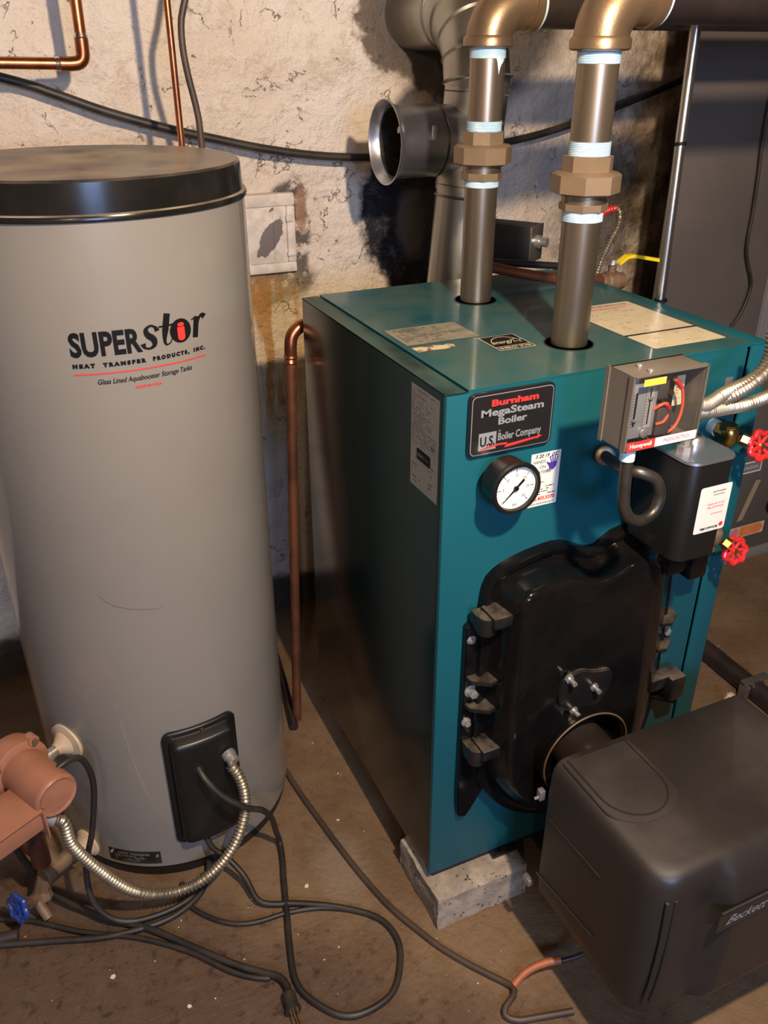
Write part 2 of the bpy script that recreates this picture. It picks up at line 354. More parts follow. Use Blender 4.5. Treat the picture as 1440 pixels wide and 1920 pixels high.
    def build(s, name, mats, parent=None, angle=35):
        if not isinstance(mats, (list, tuple)): mats = [mats]
        off = parent_loc(parent)
        me = bpy.data.meshes.new(name); me.from_pydata([tuple(v-off) for v in s.v], [], s.f)
        for m in mats: me.materials.append(M[m] if isinstance(m, str) else m)
        me.polygons.foreach_set('material_index', s.m); me.polygons.foreach_set('use_smooth', s.s)
        me.validate(); me.update()
        me.set_sharp_from_angle(angle=math.radians(angle))
        o = bpy.data.objects.new(name, me); COL.objects.link(o)
        if parent: o.parent = parent
        return o
def parent_loc(p):
    v = Vector((0, 0, 0))
    while p is not None: v = v + p.location; p = p.parent
    return v
def rrect(x0, y0, x1, y1, r, n=5):
    out = []
    for cx, cy, a0 in ((x1-r, y0+r, -90), (x1-r, y1-r, 0), (x0+r, y1-r, 90), (x0+r, y0+r, 180)):
        for i in range(n+1):
            a = math.radians(a0+90*i/n); out.append((cx+r*math.cos(a), cy+r*math.sin(a)))
    return out
def thing(name, loc, label, cat, group=None):
    o = bpy.data.objects.new(name, None); o.location = loc; o.empty_display_size = 0.05; COL.objects.link(o)
    o['label'] = label; o['category'] = cat
    if group: o['group'] = group
    return o
def tag(o, label, cat, group=None):
    o['label'] = label; o['category'] = cat
    if group: o['group'] = group
    return o
def struct(o): o['kind'] = 'structure'; return o
def plane_frame(o, u, v):
    o = Vector(o); u = Vector(u); v = Vector(v); w = u.cross(v)
    return lambda x, y, h=0.0: o+u*x+v*y+w*h
FRONT = lambda y=0.0: plane_frame((0, y, 0), (1, 0, 0), (0, 0, 1))       # (x, z), outward = -Y
TOP = lambda z: plane_frame((0, 0, z), (1, 0, 0), (0, 1, 0))             # (x, y), outward = +Z
LEFT = lambda x: plane_frame((x, 0, 0), (0, -1, 0), (0, 0, 1))           # (-y, z), outward = -X

# ------------------------------------------------------------------ setting
def wall_back():
    x0, x1, z0, z1 = -2.0, 3.0, 0.0, 2.3; nx, nz = 330, 150; vs = []; fs = []
    for j in range(nz+1):
        for i in range(nx+1):
            x = x0+(x1-x0)*i/nx; z = z0+(z1-z0)*j/nz
            d = 0.016*noise.noise(Vector((x*2.3, 0, z*2.3)))+0.009*noise.noise(Vector((x*7, 3, z*7)))+0.0045*noise.noise(Vector((x*21, 9, z*21)))
            vs.append((x, 1.125+d, z))
    for j in range(nz):
        for i in range(nx):
            a = j*(nx+1)+i; fs.append((a, a+1, a+nx+2, a+nx+1))
    struct(MB().add(vs, fs).build('wall_back', 'wall', angle=180))
wall_back()
struct(MB().box((-2.0, -2.8, -0.05), (3.0, 1.16, 0)).build('floor', 'floor'))
struct(MB().box((-2.05, -2.8, 0), (-2.0, 1.16, 2.3)).build('wall_left', 'plainwall'))
struct(MB().box((3.0, -2.8, 0), (3.05, 1.16, 2.3)).build('wall_right', 'plainwall'))
struct(MB().box((-2.0, -2.85, 0), (3.0, -2.8, 2.3)).build('wall_front', 'plainwall'))
struct(MB().box((-2.0, -2.8, 2.3), (3.0, 1.16, 2.35)).build('ceiling', 'ceil'))

# clean-out door in the wall
def cleanout():
    t = thing('cleanout_door', (0.10, 1.10, 1.03), 'small cast iron chimney clean-out door painted white and peeling, set in the wall', 'hatch')
    F = FRONT(1.112)
    b = MB()
    for a in ((0.02, 1.195, 0.165, 1.225), (0.02, 1.035, 0.165, 1.06), (0.143, 1.06, 0.165, 1.195), (0.0, 1.035, 0.02, 1.225)):
        b.box((a[0], 1.104, a[1]), (a[2], 1.135, a[3]), 0.004)
    b.build('frame', ironwhite, t)
    MB().box((0.02, 1.108, 1.06), (0.143, 1.125, 1.195), 0.002).box((0.108, 1.1055, 1.065), (0.1105, 1.110, 1.19), 0.001).build('door_panel', ironflake, t)
    MB().box((0.140, 1.098, 1.158), (0.158, 1.108, 1.172), 0.002).build('latch', ironwhite, t)
    MB().box((0.140, 1.098, 1.075), (0.160, 1.108, 1.085), 0.002).build('latch', ironwhite, t)
def flaking(name, ell):
    m, t, p = base(name); co = t.new('ShaderNodeNewGeometry').outputs['Position']; x, y, z = t.sep(co)
    n = t.noise(co, 40, 5)
    c = t.mix(t.ramp(n, 0.4, 0.6), C4((0.56, 0.48, 0.39)), C4((0.66, 0.585, 0.50)))
    for cx, cz, rx, rz in ell:
        a = t.math('DIVIDE', t.math('SUBTRACT', x, cx), rx); b = t.math('DIVIDE', t.math('SUBTRACT', z, cz), rz)
        # slanting flake
        b = t.math('SUBTRACT', b, t.math('MULTIPLY', a, 0.8))
        d = t.math('SQRT', t.math('ADD', t.math('MULTIPLY', a, a), t.math('MULTIPLY', b, b)))
        d = t.math('ADD', d, t.math('MULTIPLY', t.math('SUBTRACT', n, 0.5), 0.9))
        c = t.mix(t.ramp(d, 1.02, 0.98), c, C4((0.16, 0.135, 0.115)))
    t.val(p.inputs['Base Color'], c); p.inputs['Roughness'].default_value = 0.6
    t.l.new(t.bump(n, 0.2, 0.002), p.inputs['Normal']); return m
ironwhite = flaking('peeling_white_iron', [])
ironflake = flaking('flaked_white_iron', [(0.100, 1.122, 0.034, 0.034), (0.106, 1.188, 0.006, 0.004)])
cleanout()

# ------------------------------------------------------------------ boiler
BX = thing('boiler', (0.31, 0.30, 0.0), 'teal sheet-metal steam boiler cabinet standing on concrete blocks in the middle', 'boiler')
def boiler():
    b = MB().box((0.006, 0.012, 0.10), (0.614, 0.600, 1.094), 0.0)
    b.build('inner_casing', 'satin', BX)
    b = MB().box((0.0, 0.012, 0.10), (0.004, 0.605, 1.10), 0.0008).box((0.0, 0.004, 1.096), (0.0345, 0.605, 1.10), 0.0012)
    b.build('side_panel', 'tealshade', BX)
    b = MB().box((0.616, 0.0, 0.10), (0.62, 0.605, 1.10), 0.0008).box((0.583, 0.004, 1.096), (0.62, 0.605, 1.10), 0.0012).box((0.575, -0.001, 0.10), (0.62, 0.003, 1.098), 0.0008)
    b.box((0.563, 0.001, 0.10), (0.569, 0.004, 1.094))
    b.build('side_panel', 'tealfront', BX)
    MB().box((0.0, 0.0, 0.10), (0.567, 0.012, 1.0975), 0.0015).build('front_panel', 'tealfront', BX)
    # top with the two riser holes
    m = bmesh.new()
    outer = [(0.0375, 0.004), (0.581, 0.004), (0.581, 0.605), (0.0375, 0.605)]
    ov = [m.verts.new((x, y, 1.102)) for x, y in outer]
    ed = [m.edges.new((ov[i], ov[(i+1) % 4])) for i in range(4)]
    for cx, cy in ((0.30, 0.13), (0.30, 0.44)):
        hv = [m.verts.new((cx+0.041*math.cos(a*math.pi/18), cy+0.041*math.sin(a*math.pi/18), 1.102)) for a in range(36)]
        ed += [m.edges.new((hv[i], hv[(i+1) % 36])) for i in range(36)]
    bmesh.ops.triangle_fill(m, use_beauty=True, edges=ed)
    r = bmesh.ops.extrude_face_region(m, geom=m.faces[:])
    for v in r['geom']:
        if isinstance(v, bmesh.types.BMVert): v.co.z -= 0.006
    bmesh.ops.recalc_face_normals(m, faces=m.faces[:])
    MB().bm(m).build('top_panel', 'teal', BX)
    for cy in (0.13, 0.44): MB().lathe([(0.0395, 0.0), (0.0415, 0.0005), (0.0415, -0.004), (0.0395, -0.004), (0.0395, 0.0)], (0.30, cy, 1.1028), (0, 0, 1), 36).build('hole_grommet', 'satin', BX)
    MB().box((0.01, 0.006, 0.085), (0.60, 0.03, 0.103)).box((0.01, 0.03, 0.085), (0.05, 0.58, 0.103)).box((0.56, 0.03, 0.085), (0.60, 0.58, 0.103)).box((0.14, -0.012, 0.088), (0.20, 0.01, 0.094)).build('base_rail', 'satin', BX)
    b = MB().box((0.530, -0.003, 1.018), (0.545, 0.0, 1.050), 0.001).box((0.530, -0.022, 1.018), (0.545, 0.0, 1.0205), 0.001).box((0.533, -0.024, 1.018), (0.543, -0.0215, 1.030), 0.001)
    b.build('cable_clip', 'steel', BX)
boiler()

def bars(b, F, x0, y0, x1, y1, rows, h, mi, seed=1, fill=0.7, hh=0.4, vertical=False):
    rnd = random.Random(seed); dy = (y1-y0)/rows
    for i in range(rows):
        y = y1-dy*(i+0.5); x = x0
        if rnd.random() > 0.93: continue
        end = x0+(x1-x0)*rnd.uniform(0.45, 1.0)
        while x < end:
            w = rnd.uniform(0.0025, 0.008); w = min(w, end-x)
            if rnd.random() < fill: b.rect(x, y-dy*hh/2, x+w, y+dy*hh/2, F, h, mi)
            x += w+0.0014
def top_labels():
    F = TOP(1.1026)
    b = MB().rect(0.048, 0.226, 0.186, 0.322, F, 0, 0); bars(b, F, 0.055, 0.235, 0.180, 0.315, 9, 0.0003, 1, 3, 0.5, 0.35)
    o = b.build('faded_label', ['dirtylabel', 'greyink'], BX); o['label'] = 'faded silver rating label'
    b = MB().poly([(0.049, 0.188), (0.075, 0.190), (0.098, 0.187), (0.119, 0.192), (0.122, 0.203), (0.118, 0.214), (0.105, 0.207), (0.090, 0.213), (0.049, 0.213)], F, 0, 0)
    o = b.build('torn_label', ['torn'], BX); o['label'] = 'torn remains of a paper label'
    b = MB().rect(0.174, 0.140, 0.243, 0.214, F, 0, 0).rect(0.176, 0.142, 0.241, 0.212, F, 0.0003, 1)
    b.rect(0.176, 0.156, 0.241, 0.1575, F, 0.0006, 0)
    b.text('ENERGY STAR', 0.1785, 0.1445, 0.0125, F, 0.0006, 0, width=0.060, bold=0.0003)
    b.text('energy', 0.181, 0.172, 0.021, F, 0.0006, 0, width=0.040, shear=0.5, bold=0.0002)
    pts = [(0.2085+0.029*math.cos(math.radians(a)), 0.166+0.040*math.sin(math.radians(a))) for a in range(172, 24, -8)]
    pin = [(0.2085+0.0275*math.cos(math.radians(a)), 0.166+0.038*math.sin(math.radians(a))) for a in range(172, 24, -8)]
    for i in range(len(pts)-1): b.poly([pts[i], pts[i+1], pin[i+1], pin[i]], F, 0.0006, 0)
    st = []
    for k in range(10):
        r = 0.0115 if k % 2 == 0 else 0.0045; a = math.radians(80+36*k); st.append((0.2285+r*math.cos(a), 0.180+r*1.15*math.sin(a)))
    for k in range(10):
        a, c = Vector(st[k]), Vector(st[(k+1) % 10]); d = (c-a).normalized(); nrm = Vector((-d.y, d.x))*0.0006
        b.poly([tuple(a-nrm), tuple(c-nrm), tuple(c+nrm), tuple(a+nrm)], F, 0.0008, 0)
    o = b.build('efficiency_label', ['cream', 'ink'], BX); o['label'] = 'black square sticker with a star and white lettering'
    b = MB().rect(0.409, 0.124, 0.562, 0.307, F, 0, 0).rect(0.411, 0.285, 0.560, 0.2865, F, 0.0003, 2)
    b.text('WARNING  IMPORTANT INSTRUCTIONS', 0.414, 0.291, 0.010, F, 0.0003, 1, width=0.135)
    b.text('WARNING: READ BEFORE OPERATING', 0.414, 0.273, 0.008, F, 0.0003, 2, width=0.12)
    bars(b, F, 0.415, 0.13, 0.556, 0.268, 14, 0.0003, 3, 9, 0.6, 0.16)
    b.build('instruction_label', ['cream', 'greyink', 'redink', 'torn'], BX)
    b = MB().poly(rrect(0.409, 0.044, 0.562, 0.117, 0.004), F, 0, 0); b.rect(0.409, 0.1175, 0.562, 0.1235, F, 0.0, 1)
    bars(b, F, 0.415, 0.05, 0.556, 0.112, 7, 0.0003, 2, 12, 0.4, 0.12)
    b.build('instruction_label', ['cream', 'satin', 'torn'], BX)
    # rating plate on the left side
    F = LEFT(-0.0006)
    y0, y1, z0, z1 = -0.111, -0.0185, 0.916, 1.086
    b = MB().rect(y0, z0, y1, z1, F, 0, 0)
    bars(b, F, y0+0.004, 1.000, y1-0.003, 1.083, 17, 0.0003, 1, 5, 0.75, 0.28)
    bars(b, F, y0+0.004, 0.99, y1-0.006, 1.0, 2, 0.0003, 1, 6, 0.7, 0.2)
    bars(b, F, y0+0.006, 0.922, y0+0.04, 0.958, 5, 0.0003, 1, 7, 0.6, 0.3)
    bars(b, F, y1-0.03, 0.922, y1-0.012, 0.972, 7, 0.0003, 1, 8, 0.5, 0.3)
    b.poly(rrect(-0.089, 0.967, -0.043, 0.986, 0.003), F, 0.0003, 2).text('BURNHAM', -0.086, 0.973, 0.009, F, 0.0006, 0, width=0.018).text('BOILER', -0.066, 0.973, 0.009, F, 0.0006, 1, width=0.018)
    c = [(-0.036+0.0055*math.cos(a*math.pi/8), 1.004+0.0055*math.sin(a*math.pi/8)) for a in range(17)]; d = [(-0.036+0.0045*math.cos(a*math.pi/8), 1.004+0.0045*math.sin(a*math.pi/8)) for a in range(17)]
    for i in range(16): b.poly([c[i], c[i+1], d[i+1], d[i]], F, 0.0003, 1)
    b.text('SA', -0.0395, 1.0015, 0.006, F, 0.0003, 1, width=0.007)
    o = b.build('rating_label', ['silverlabel', 'greyink', 'ink'], BX); o['label'] = 'silver rating label full of small print on the side'
    # badge
    F = FRONT(-0.008)
    b = MB().prism(rrect(0.034, 0.998, 0.181, 1.098, 0.010), 0.0, FRONT(0), -0.0 if False else 0.008, 0, 0.0015)
    b.poly(rrect(0.0375, 1.0015, 0.1775, 1.0945, 0.008), F, 0.0003, 1).poly(rrect(0.0387, 1.0027, 0.1763, 1.0933, 0.007), F, 0.0006, 0)
    b.text('Burnham', 0.070, 1.0765, 0.0135, F, 0.0010, 2, width=0.081, bold=0.0006)
    b.text('MegaSteam', 0.053, 1.0615, 0.0155, F, 0.0010, 3, width=0.108, bold=0.0005)
    b.text('Boiler', 0.083, 1.046, 0.0150, F, 0.0010, 3, width=0.050, bold=0.0005)
    b.rect(0.051, 1.008, 0.081, 1.036, F, 0.0008, 3).text('U.S.', 0.0535, 1.015, 0.0215, F, 0.0012, 0, width=0.0255, bold=0.0006)
    b.text('by', 0.084, 1.0345, 0.005, F, 0.0010, 3)
    b.text('Boiler Company', 0.084, 1.0205, 0.0165, F, 0.0010, 3, width=0.076, bold=0.0004)
    b.poly([(0.052, 1.0085), (0.066, 1.0135), (0.085, 1.0155), (0.101, 1.0150), (0.098, 1.0120), (0.112, 1.0125), (0.135, 1.0145), (0.155, 1.0155), (0.154, 1.0190), (0.162, 1.0150), (0.153, 1.0110), (0.1535, 1.0125), (0.135, 1.0105), (0.112, 1.0080), (0.096, 1.0070), (0.099, 1.0118), (0.085, 1.0125), (0.068, 1.0105)][::-1], F, 0.0014, 2)
    o = b.build('name_badge', ['badge', 'silverink', 'redink', 'silverink'], BX); o['label'] = 'black name badge with red and silver lettering'
    # service sticker
    F = FRONT(-0.0006)
    b = MB().rect(0.1535, 0.886, 0.2085, 0.980, F, 0, 0)
    b.text('5 20 19  JYC', 0.161, 0.9715, 0.0085, F, 0.0003, 1, width=0.044, shear=0.3, bold=0.0002)
    b.text('HANDS', 0.1585, 0.962, 0.0078, F, 0.0003, 1, width=0.022).text('ON', 0.170, 0.9525, 0.0078, F, 0.0003, 3).text('HEATING', 0.158, 0.9435, 0.0078, F, 0.0003, 1, width=0.034).text('INC', 0.184, 0.946, 0.006, F, 0.0005, 1)
    b.poly([(0.189, 0.949), (0.196, 0.9475), (0.201, 0.953), (0.2025, 0.960), (0.197, 0.962), (0.192, 0.961), (0.187, 0.9605), (0.1835, 0.9635), (0.1825, 0.9615), (0.187, 0.955)], F, 0.0006, 2)
    for fx, fz, tx, tz in ((0.192, 0.961, 0.188, 0.9715), (0.1945, 0.962, 0.193, 0.9735), (0.1975, 0.962, 0.198, 0.9735), (0.200, 0.960, 0.2035, 0.970)):
        b.poly([(fx-0.0010, fz), (fx+0.0010, fz), (tx+0.0009, tz), (tx-0.0009, tz)], F, 0.0007, 2)
    bars(b, F, 0.160, 0.926, 0.197, 0.939, 3, 0.0003, 3, 4, 0.8, 0.3)
    bars(b, F, 0.170, 0.905, 0.206, 0.922, 4, 0.0003, 1, 5, 0.9, 0.35)
    b.text('46.403.5370', 0.160, 0.8965, 0.0085, F, 0.0003, 4, width=0.044, bold=0.0003)
    b.text('www.handsonheating.net', 0.159, 0.889, 0.005, F, 0.0003, 1, width=0.045)
    o = b.build('service_sticker', ['white', 'ink', 'purple', 'greyink', 'redink'], BX); o['label'] = 'white paper service sticker with a purple hand print'
top_labels()

# cast burner door and its mountings
def bolt(loc, axis, r=0.0065, L=0.010, parent=None, name='bolt'):
    a = Vector(loc); w = Vector(axis).normalized()
    MB().cyl(a, a+w*0.0025, r*1.5, n=20).cyl(a+w*0.002, a+w*(0.002+L), r, n=6, bev=0.0012).build(name, 'steel', parent)
def polar(poly, c, n=120):
    out = []
    for k in range(n):
        a = 2*math.pi*k/n; d = Vector((math.cos(a), math.sin(a))); best = None
        for i in range(len(poly)):
            p = Vector(poly[i])-Vector(c); q = Vector(poly[(i+1) % len(poly)])-Vector(c); e = q-p
            den = d.x*e.y-d.y*e.x
            if abs(den) < 1e-12: continue
            t = (p.x*e.y-p.y*e.x)/den; u = (p.x*d.y-p.y*d.x)/den
            if t > 0 and -1e-6 <= u <= 1+1e-6: best = t if best is None else max(best, t)
        out.append((c[0]+d.x*best, c[1]+d.y*best))
    return out
def smooth2(poly, it=2):
    for _ in range(it):
        q = []
        for i in range(len(poly)):
            a = Vector(poly[i]); b = Vector(poly[(i+1) % len(poly)]); q += [tuple(a*0.75+b*0.25), tuple(a*0.25+b*0.75)]
        poly = q
    return poly
def burner_door():
    fl = [(0.070, 0.700), (0.076, 0.770), (0.100, 0.792), (0.135, 0.804), (0.188, 0.813), (0.220, 0.814), (0.250, 0.801), (0.277, 0.786), (0.300, 0.785), (0.320, 0.803), (0.347, 0.811), (0.400, 0.806), (0.440, 0.797), (0.465, 0.765), (0.474, 0.66), (0.482, 0.50), (0.484, 0.36), (0.46, 0.28), (0.41, 0.21), (0.33, 0.175), (0.25, 0.178), (0.17, 0.215), (0.112, 0.280), (0.078, 0.345), (0.066, 0.42), (0.068, 0.56)]
    ridge = [(0.092, 0.70), (0.097, 0.768), (0.112, 0.778), (0.140, 0.786), (0.188, 0.793), (0.215, 0.792), (0.248, 0.777), (0.277, 0.766), (0.303, 0.768), (0.325, 0.785), (0.35, 0.790), (0.395, 0.784), (0.425, 0.776), (0.443, 0.755), (0.452, 0.66), (0.460, 0.50), (0.460, 0.37), (0.44, 0.30), (0.395, 0.235), (0.33, 0.20), (0.25, 0.203), (0.185, 0.235), (0.13, 0.295), (0.098, 0.355), (0.090, 0.42), (0.090, 0.56)]
    face = [(0.104, 0.66), (0.106, 0.765), (0.118, 0.778), (0.14, 0.779), (0.188, 0.783), (0.212, 0.780), (0.240, 0.768), (0.268, 0.762), (0.295, 0.770), (0.318, 0.783), (0.345, 0.782), (0.375, 0.772), (0.388, 0.75), (0.386, 0.72), (0.382, 0.66), (0.392, 0.5), (0.398, 0.40), (0.39, 0.33), (0.36, 0.27), (0.31, 0.24), (0.25, 0.24), (0.20, 0.265), (0.145, 0.32), (0.112, 0.37), (0.104, 0.43), (0.102, 0.55)]
    c = (0.27, 0.52)
    A = polar(smooth2(fl), c); B = polar(smooth2(ridge), c); D = polar(smooth2(face, 1), c)
    def L(P, y): return [Vector((x, y, z)) for x, z in P]
    def sc(P, k): return [(c[0]+(x-c[0])*k, c[1]+(z-c[1])*k) for x, z in P]
    bd = MB().loft([L(A, 0.0), L(A, -0.020), L(sc(A, 0.993), -0.024), L(sc(A, 0.965), -0.024), L(sc(B, 1.012), -0.017), L(B, -0.020), L(sc(B, 0.985), -0.040),
               L([((b[0]*0.45+d[0]*0.55), (b[1]*0.35+d[1]*0.65)) for b, d in zip(B, D)], -0.064), L(sc(D, 1.008), -0.074), L(D, -0.080), L(sc(D, 0.97), -0.083), L(sc(D, 0.8), -0.0835), L(sc(D, 0.4), -0.084)]).build('burner_door', 'castblack', BX, angle=50)
    # left and right mounting plates
    F = FRONT(0.0)
    MB().prism([(0.046, 0.692), (0.066, 0.700), (0.100, 0.680), (0.100, 0.300), (0.078, 0.262), (0.066, 0.245), (0.050, 0.252), (0.046, 0.300)][::-1], 0.014, F, 0.0, 0, 0.002).build('hinge_plate', 'castblack', BX)
    MB().prism([(0.440, 0.735), (0.478, 0.735), (0.478, 0.600), (0.495, 0.59), (0.495, 0.50), (0.480, 0.48), (0.482, 0.30), (0.44, 0.30)][::-1], 0.012, F, 0.0, 0, 0.002).build('hinge_plate', 'castblack', BX)
    def lug(x, z, w, sgn, nm='hinge_lug'):
        b = MB()
        b.lathe([(0.0, 0.0), (0.012, 0.0), (0.0155, 0.004), (0.0165, 0.030), (0.0145, 0.036), (0.0, 0.037)], (x, -0.040, z-0.03), (0, 0, 1), 20)
        b.box((x-0.0155, -0.046, z-0.026), (x+0.0155, -0.010, z+0.004), 0.004)
        b.box((min(x, x+sgn*w), -0.064, z-0.010), (max(x, x+sgn*w), -0.018, z+0.012), 0.003)
        b.build(nm, 'castdust', BX)
    lug(0.067, 0.722, 0.050, 1); lug(0.064, 0.440, 0.046, 1)
    def fin(x, z, sgn):
        MB().prism([(x, 0.0), (x+sgn*0.004, 0.028), (x+sgn*0.032, 0.048), (x+sgn*0.058, 0.042), (x+sgn*0.062, 0.0)][::-1] if sgn < 0 else [(x, 0.0), (x+0.004, 0.028), (x+0.032, 0.048), (x+0.058, 0.042), (x+0.062, 0.0)],
                   0.009, plane_frame((0, 0, z), (1, 0, 0), (0, -1, 0)), 0.0, 0, 0.001).build('wedge_fin', 'castdust', BX)
    fin(0.048, 0.590, 1); fin(0.048, 0.530, 1)
    fin(0.500, 0.600, -1); fin(0.498, 0.540, -1)
    b = MB().box((0.440, -0.050, 0.440), (0.490, -0.02, 0.468), 0.004).box((0.484, -0.060, 0.410), (0.522, -0.018, 0.466), 0.005).build('hinge_lug', 'castdust', BX)
    b = MB().box((0.430, -0.045, 0.705), (0.520, -0.010, 0.742), 0.005).box((0.480, -0.055, 0.690), (0.520, -0.015, 0.745), 0.006).build('hinge_lug', 'castblack', BX)
    MB().cyl((0.43, -0.02, 0.43), (0.53, -0.03, 0.38), 0.008).build('hinge_pin', 'castblack', BX)
    bolt((0.060, -0.014, 0.556), (0, -1, 0), 0.0082, 0.014, BX); bolt((0.054, -0.014, 0.488), (0, -1, 0), 0.0060, 0.009, BX)
    bolt((0.056, -0.012, 0.665), (0, -1, 0), 0.0055, 0.006, BX)
    bolt((0.486, -0.012, 0.556), (0, -1, 0), 0.0080, 0.012, BX); bolt((0.480, -0.012, 0.500), (0, -1, 0), 0.0060, 0.009, BX); bolt((0.476, -0.012, 0.700), (0, -1, 0), 0.0062, 0.009, BX)
    # observation cover and burner collar
    F = FRONT(-0.0815)
    MB().prism(smooth2([(0.190, 0.560), (0.200, 0.590), (0.232, 0.600), (0.262, 0.585), (0.300, 0.582), (0.305, 0.555), (0.292, 0.520), (0.270, 0.500), (0.225, 0.505), (0.195, 0.525)], 2)[::-1], 0.010, F, 0.0, 0, 0.002).build('inspection_cover', 'castdust', bd)
    for x, z in ((0.208, 0.588), (0.264, 0.552), (0.226, 0.512)):
        MB().cyl((x, -0.088, z), (x, -0.094, z), 0.0085, n=6).cyl((x, -0.092, z), (x, -0.108, z), 0.0048, n=16).build('stud_nut', 'steel', bd)
    MB().lathe([(0.088, 0.0), (0.088, 0.030), (0.091, 0.034), (0.091, 0.040), (0.084, 0.041), (0.080, 0.036), (0.080, 0.0)], (0.245, -0.075, 0.425), (0, -1, 0), 64).build('burner_collar', 'castblack', bd)
    MB().tube([(0.245+0.0885*math.cos(math.radians(a)), -0.117, 0.425+0.0885*math.sin(math.radians(a))) for a in range(-20, 215, 5)], 0.0016, 8).build('gasket_wire', 'oldbrass', bd)
burner_door()

# concrete blocks
def block(loc, dx, dy, label, seed):
    m = bmesh.new(); bmesh.ops.create_cube(m, size=1)
    bmesh.ops.subdivide_edges(m, edges=m.edges[:], cuts=14, use_grid_fill=True)
    for v in m.verts:
        e = 1.0
        p = Vector((v.co.x*dx, v.co.y*dy, (v.co.z+0.5)*0.084))
        n_ = noise.noise_vector(p*30+Vector((seed, 0, 0)))*0.003+noise.noise_vector(p*90)*0.0012
        onedge = sum(abs(abs(c)-0.5) < 0.04 for c in v.co) >= 2
        if onedge and v.co.z > 0: p.z -= 0.003+0.006*abs(noise.noise(p*40)); p.y += 0.003*(1 if v.co.y < 0 else -1)
        p += n_; p.z = max(0.0, p.z)
        v.co = p+Vector((dx/2, dy/2, 0))+Vector(loc)
    o = MB().bm(m).build('concrete_block', 'concrete')
    tag(o, label, 'block')
block((-0.005, -0.050, 0.0), 0.205, 0.17, 'rough concrete block under the near left corner of the teal boiler', 1)
block((0.42, -0.03, 0.0), 0.18, 0.40, 'concrete block under the right end of the boiler behind the burner', 5)

# ------------------------------------------------------------------ gauge
def gauge():
    t = thing('pressure_gauge', (0.099, 0.0, 0.960), 'round black-rimmed steam pressure gauge on the boiler front', 'gauge')
    MB().cyl((0.099, 0, 0.960), (0.099, -0.016, 0.960), 0.010).build('stem', 'brass', t)
    MB().lathe([(0.0, 0), (0.030, 0), (0.0335, 0.003), (0.0345, 0.030), (0.037, 0.033), (0.0375, 0.037), (0.0355, 0.040), (0.0315, 0.0395), (0.0305, 0.034), (0.0, 0.034)], (0.099, -0.013, 0.960), (0, -1, 0), 56).build('case', 'blackplastic', t)
    F = FRONT(-0.0475); c = (0.099, 0.960)
    b = MB().poly([(c[0]+0.0305*math.cos(a*math.pi/24), c[1]+0.0305*math.sin(a*math.pi/24)) for a in range(48)], F, 0, 0)
    for k in range(0, 31):
        a = math.radians(225-270*k/30); r0 = 0.0225 if k % 5 == 0 else 0.0262; w = 0.00045 if k % 5 == 0 else 0.0002
        d = Vector((math.cos(a), math.sin(a))); n = Vector((-d.y, d.x))*w; C_ = Vector(c)
        b.poly([tuple(C_+d*r0-n), tuple(C_+d*r0+n), tuple(C_+d*0.0285+n), tuple(C_+d*0.0285-n)][::-1], F, 0.0003, 1)
    for k, s in ((0, '0'), (5, '5'), (10, '10'), (15, '15'), (20, '20'), (25, '25'), (30, '30')):
        a = math.radians(225-270*k/30); b.text(s, c[0]+0.0185*math.cos(a), c[1]+0.0185*math.sin(a)-0.002, 0.0055, F, 0.0003, 1, align='CENTER')
    b.text('psi', c[0], c[1]-0.026, 0.006, F, 0.0003, 1, align='CENTER'); bars(b, F, c[0]-0.012, c[1]-0.010, c[0]+0.012, c[1]-0.006, 1, 0.0003, 1, 2, 0.9, 0.4)
    dl = b.build('dial', ['dial', 'ink'], t)
    d = Vector((0.72, 0.70)).normalized(); n = Vector((-d.y, d.x)); C_ = Vector(c)
    MB().prism([tuple(C_+d*0.016+n*0.0016), tuple(C_+d*0.016-n*0.0016), tuple(C_-d*0.004-n*0.0012), tuple(C_-d*0.026), tuple(C_-d*0.004+n*0.0012)][::-1], 0.001, FRONT(-0.0490)).cyl((0.099, -0.048, 0.960), (0.099, -0.0515, 0.960), 0.003).build('pointer', 'ink', dl)
    t.scale = (1.13, 1.13, 1.13); t.location.x -= 0.007
gauge()

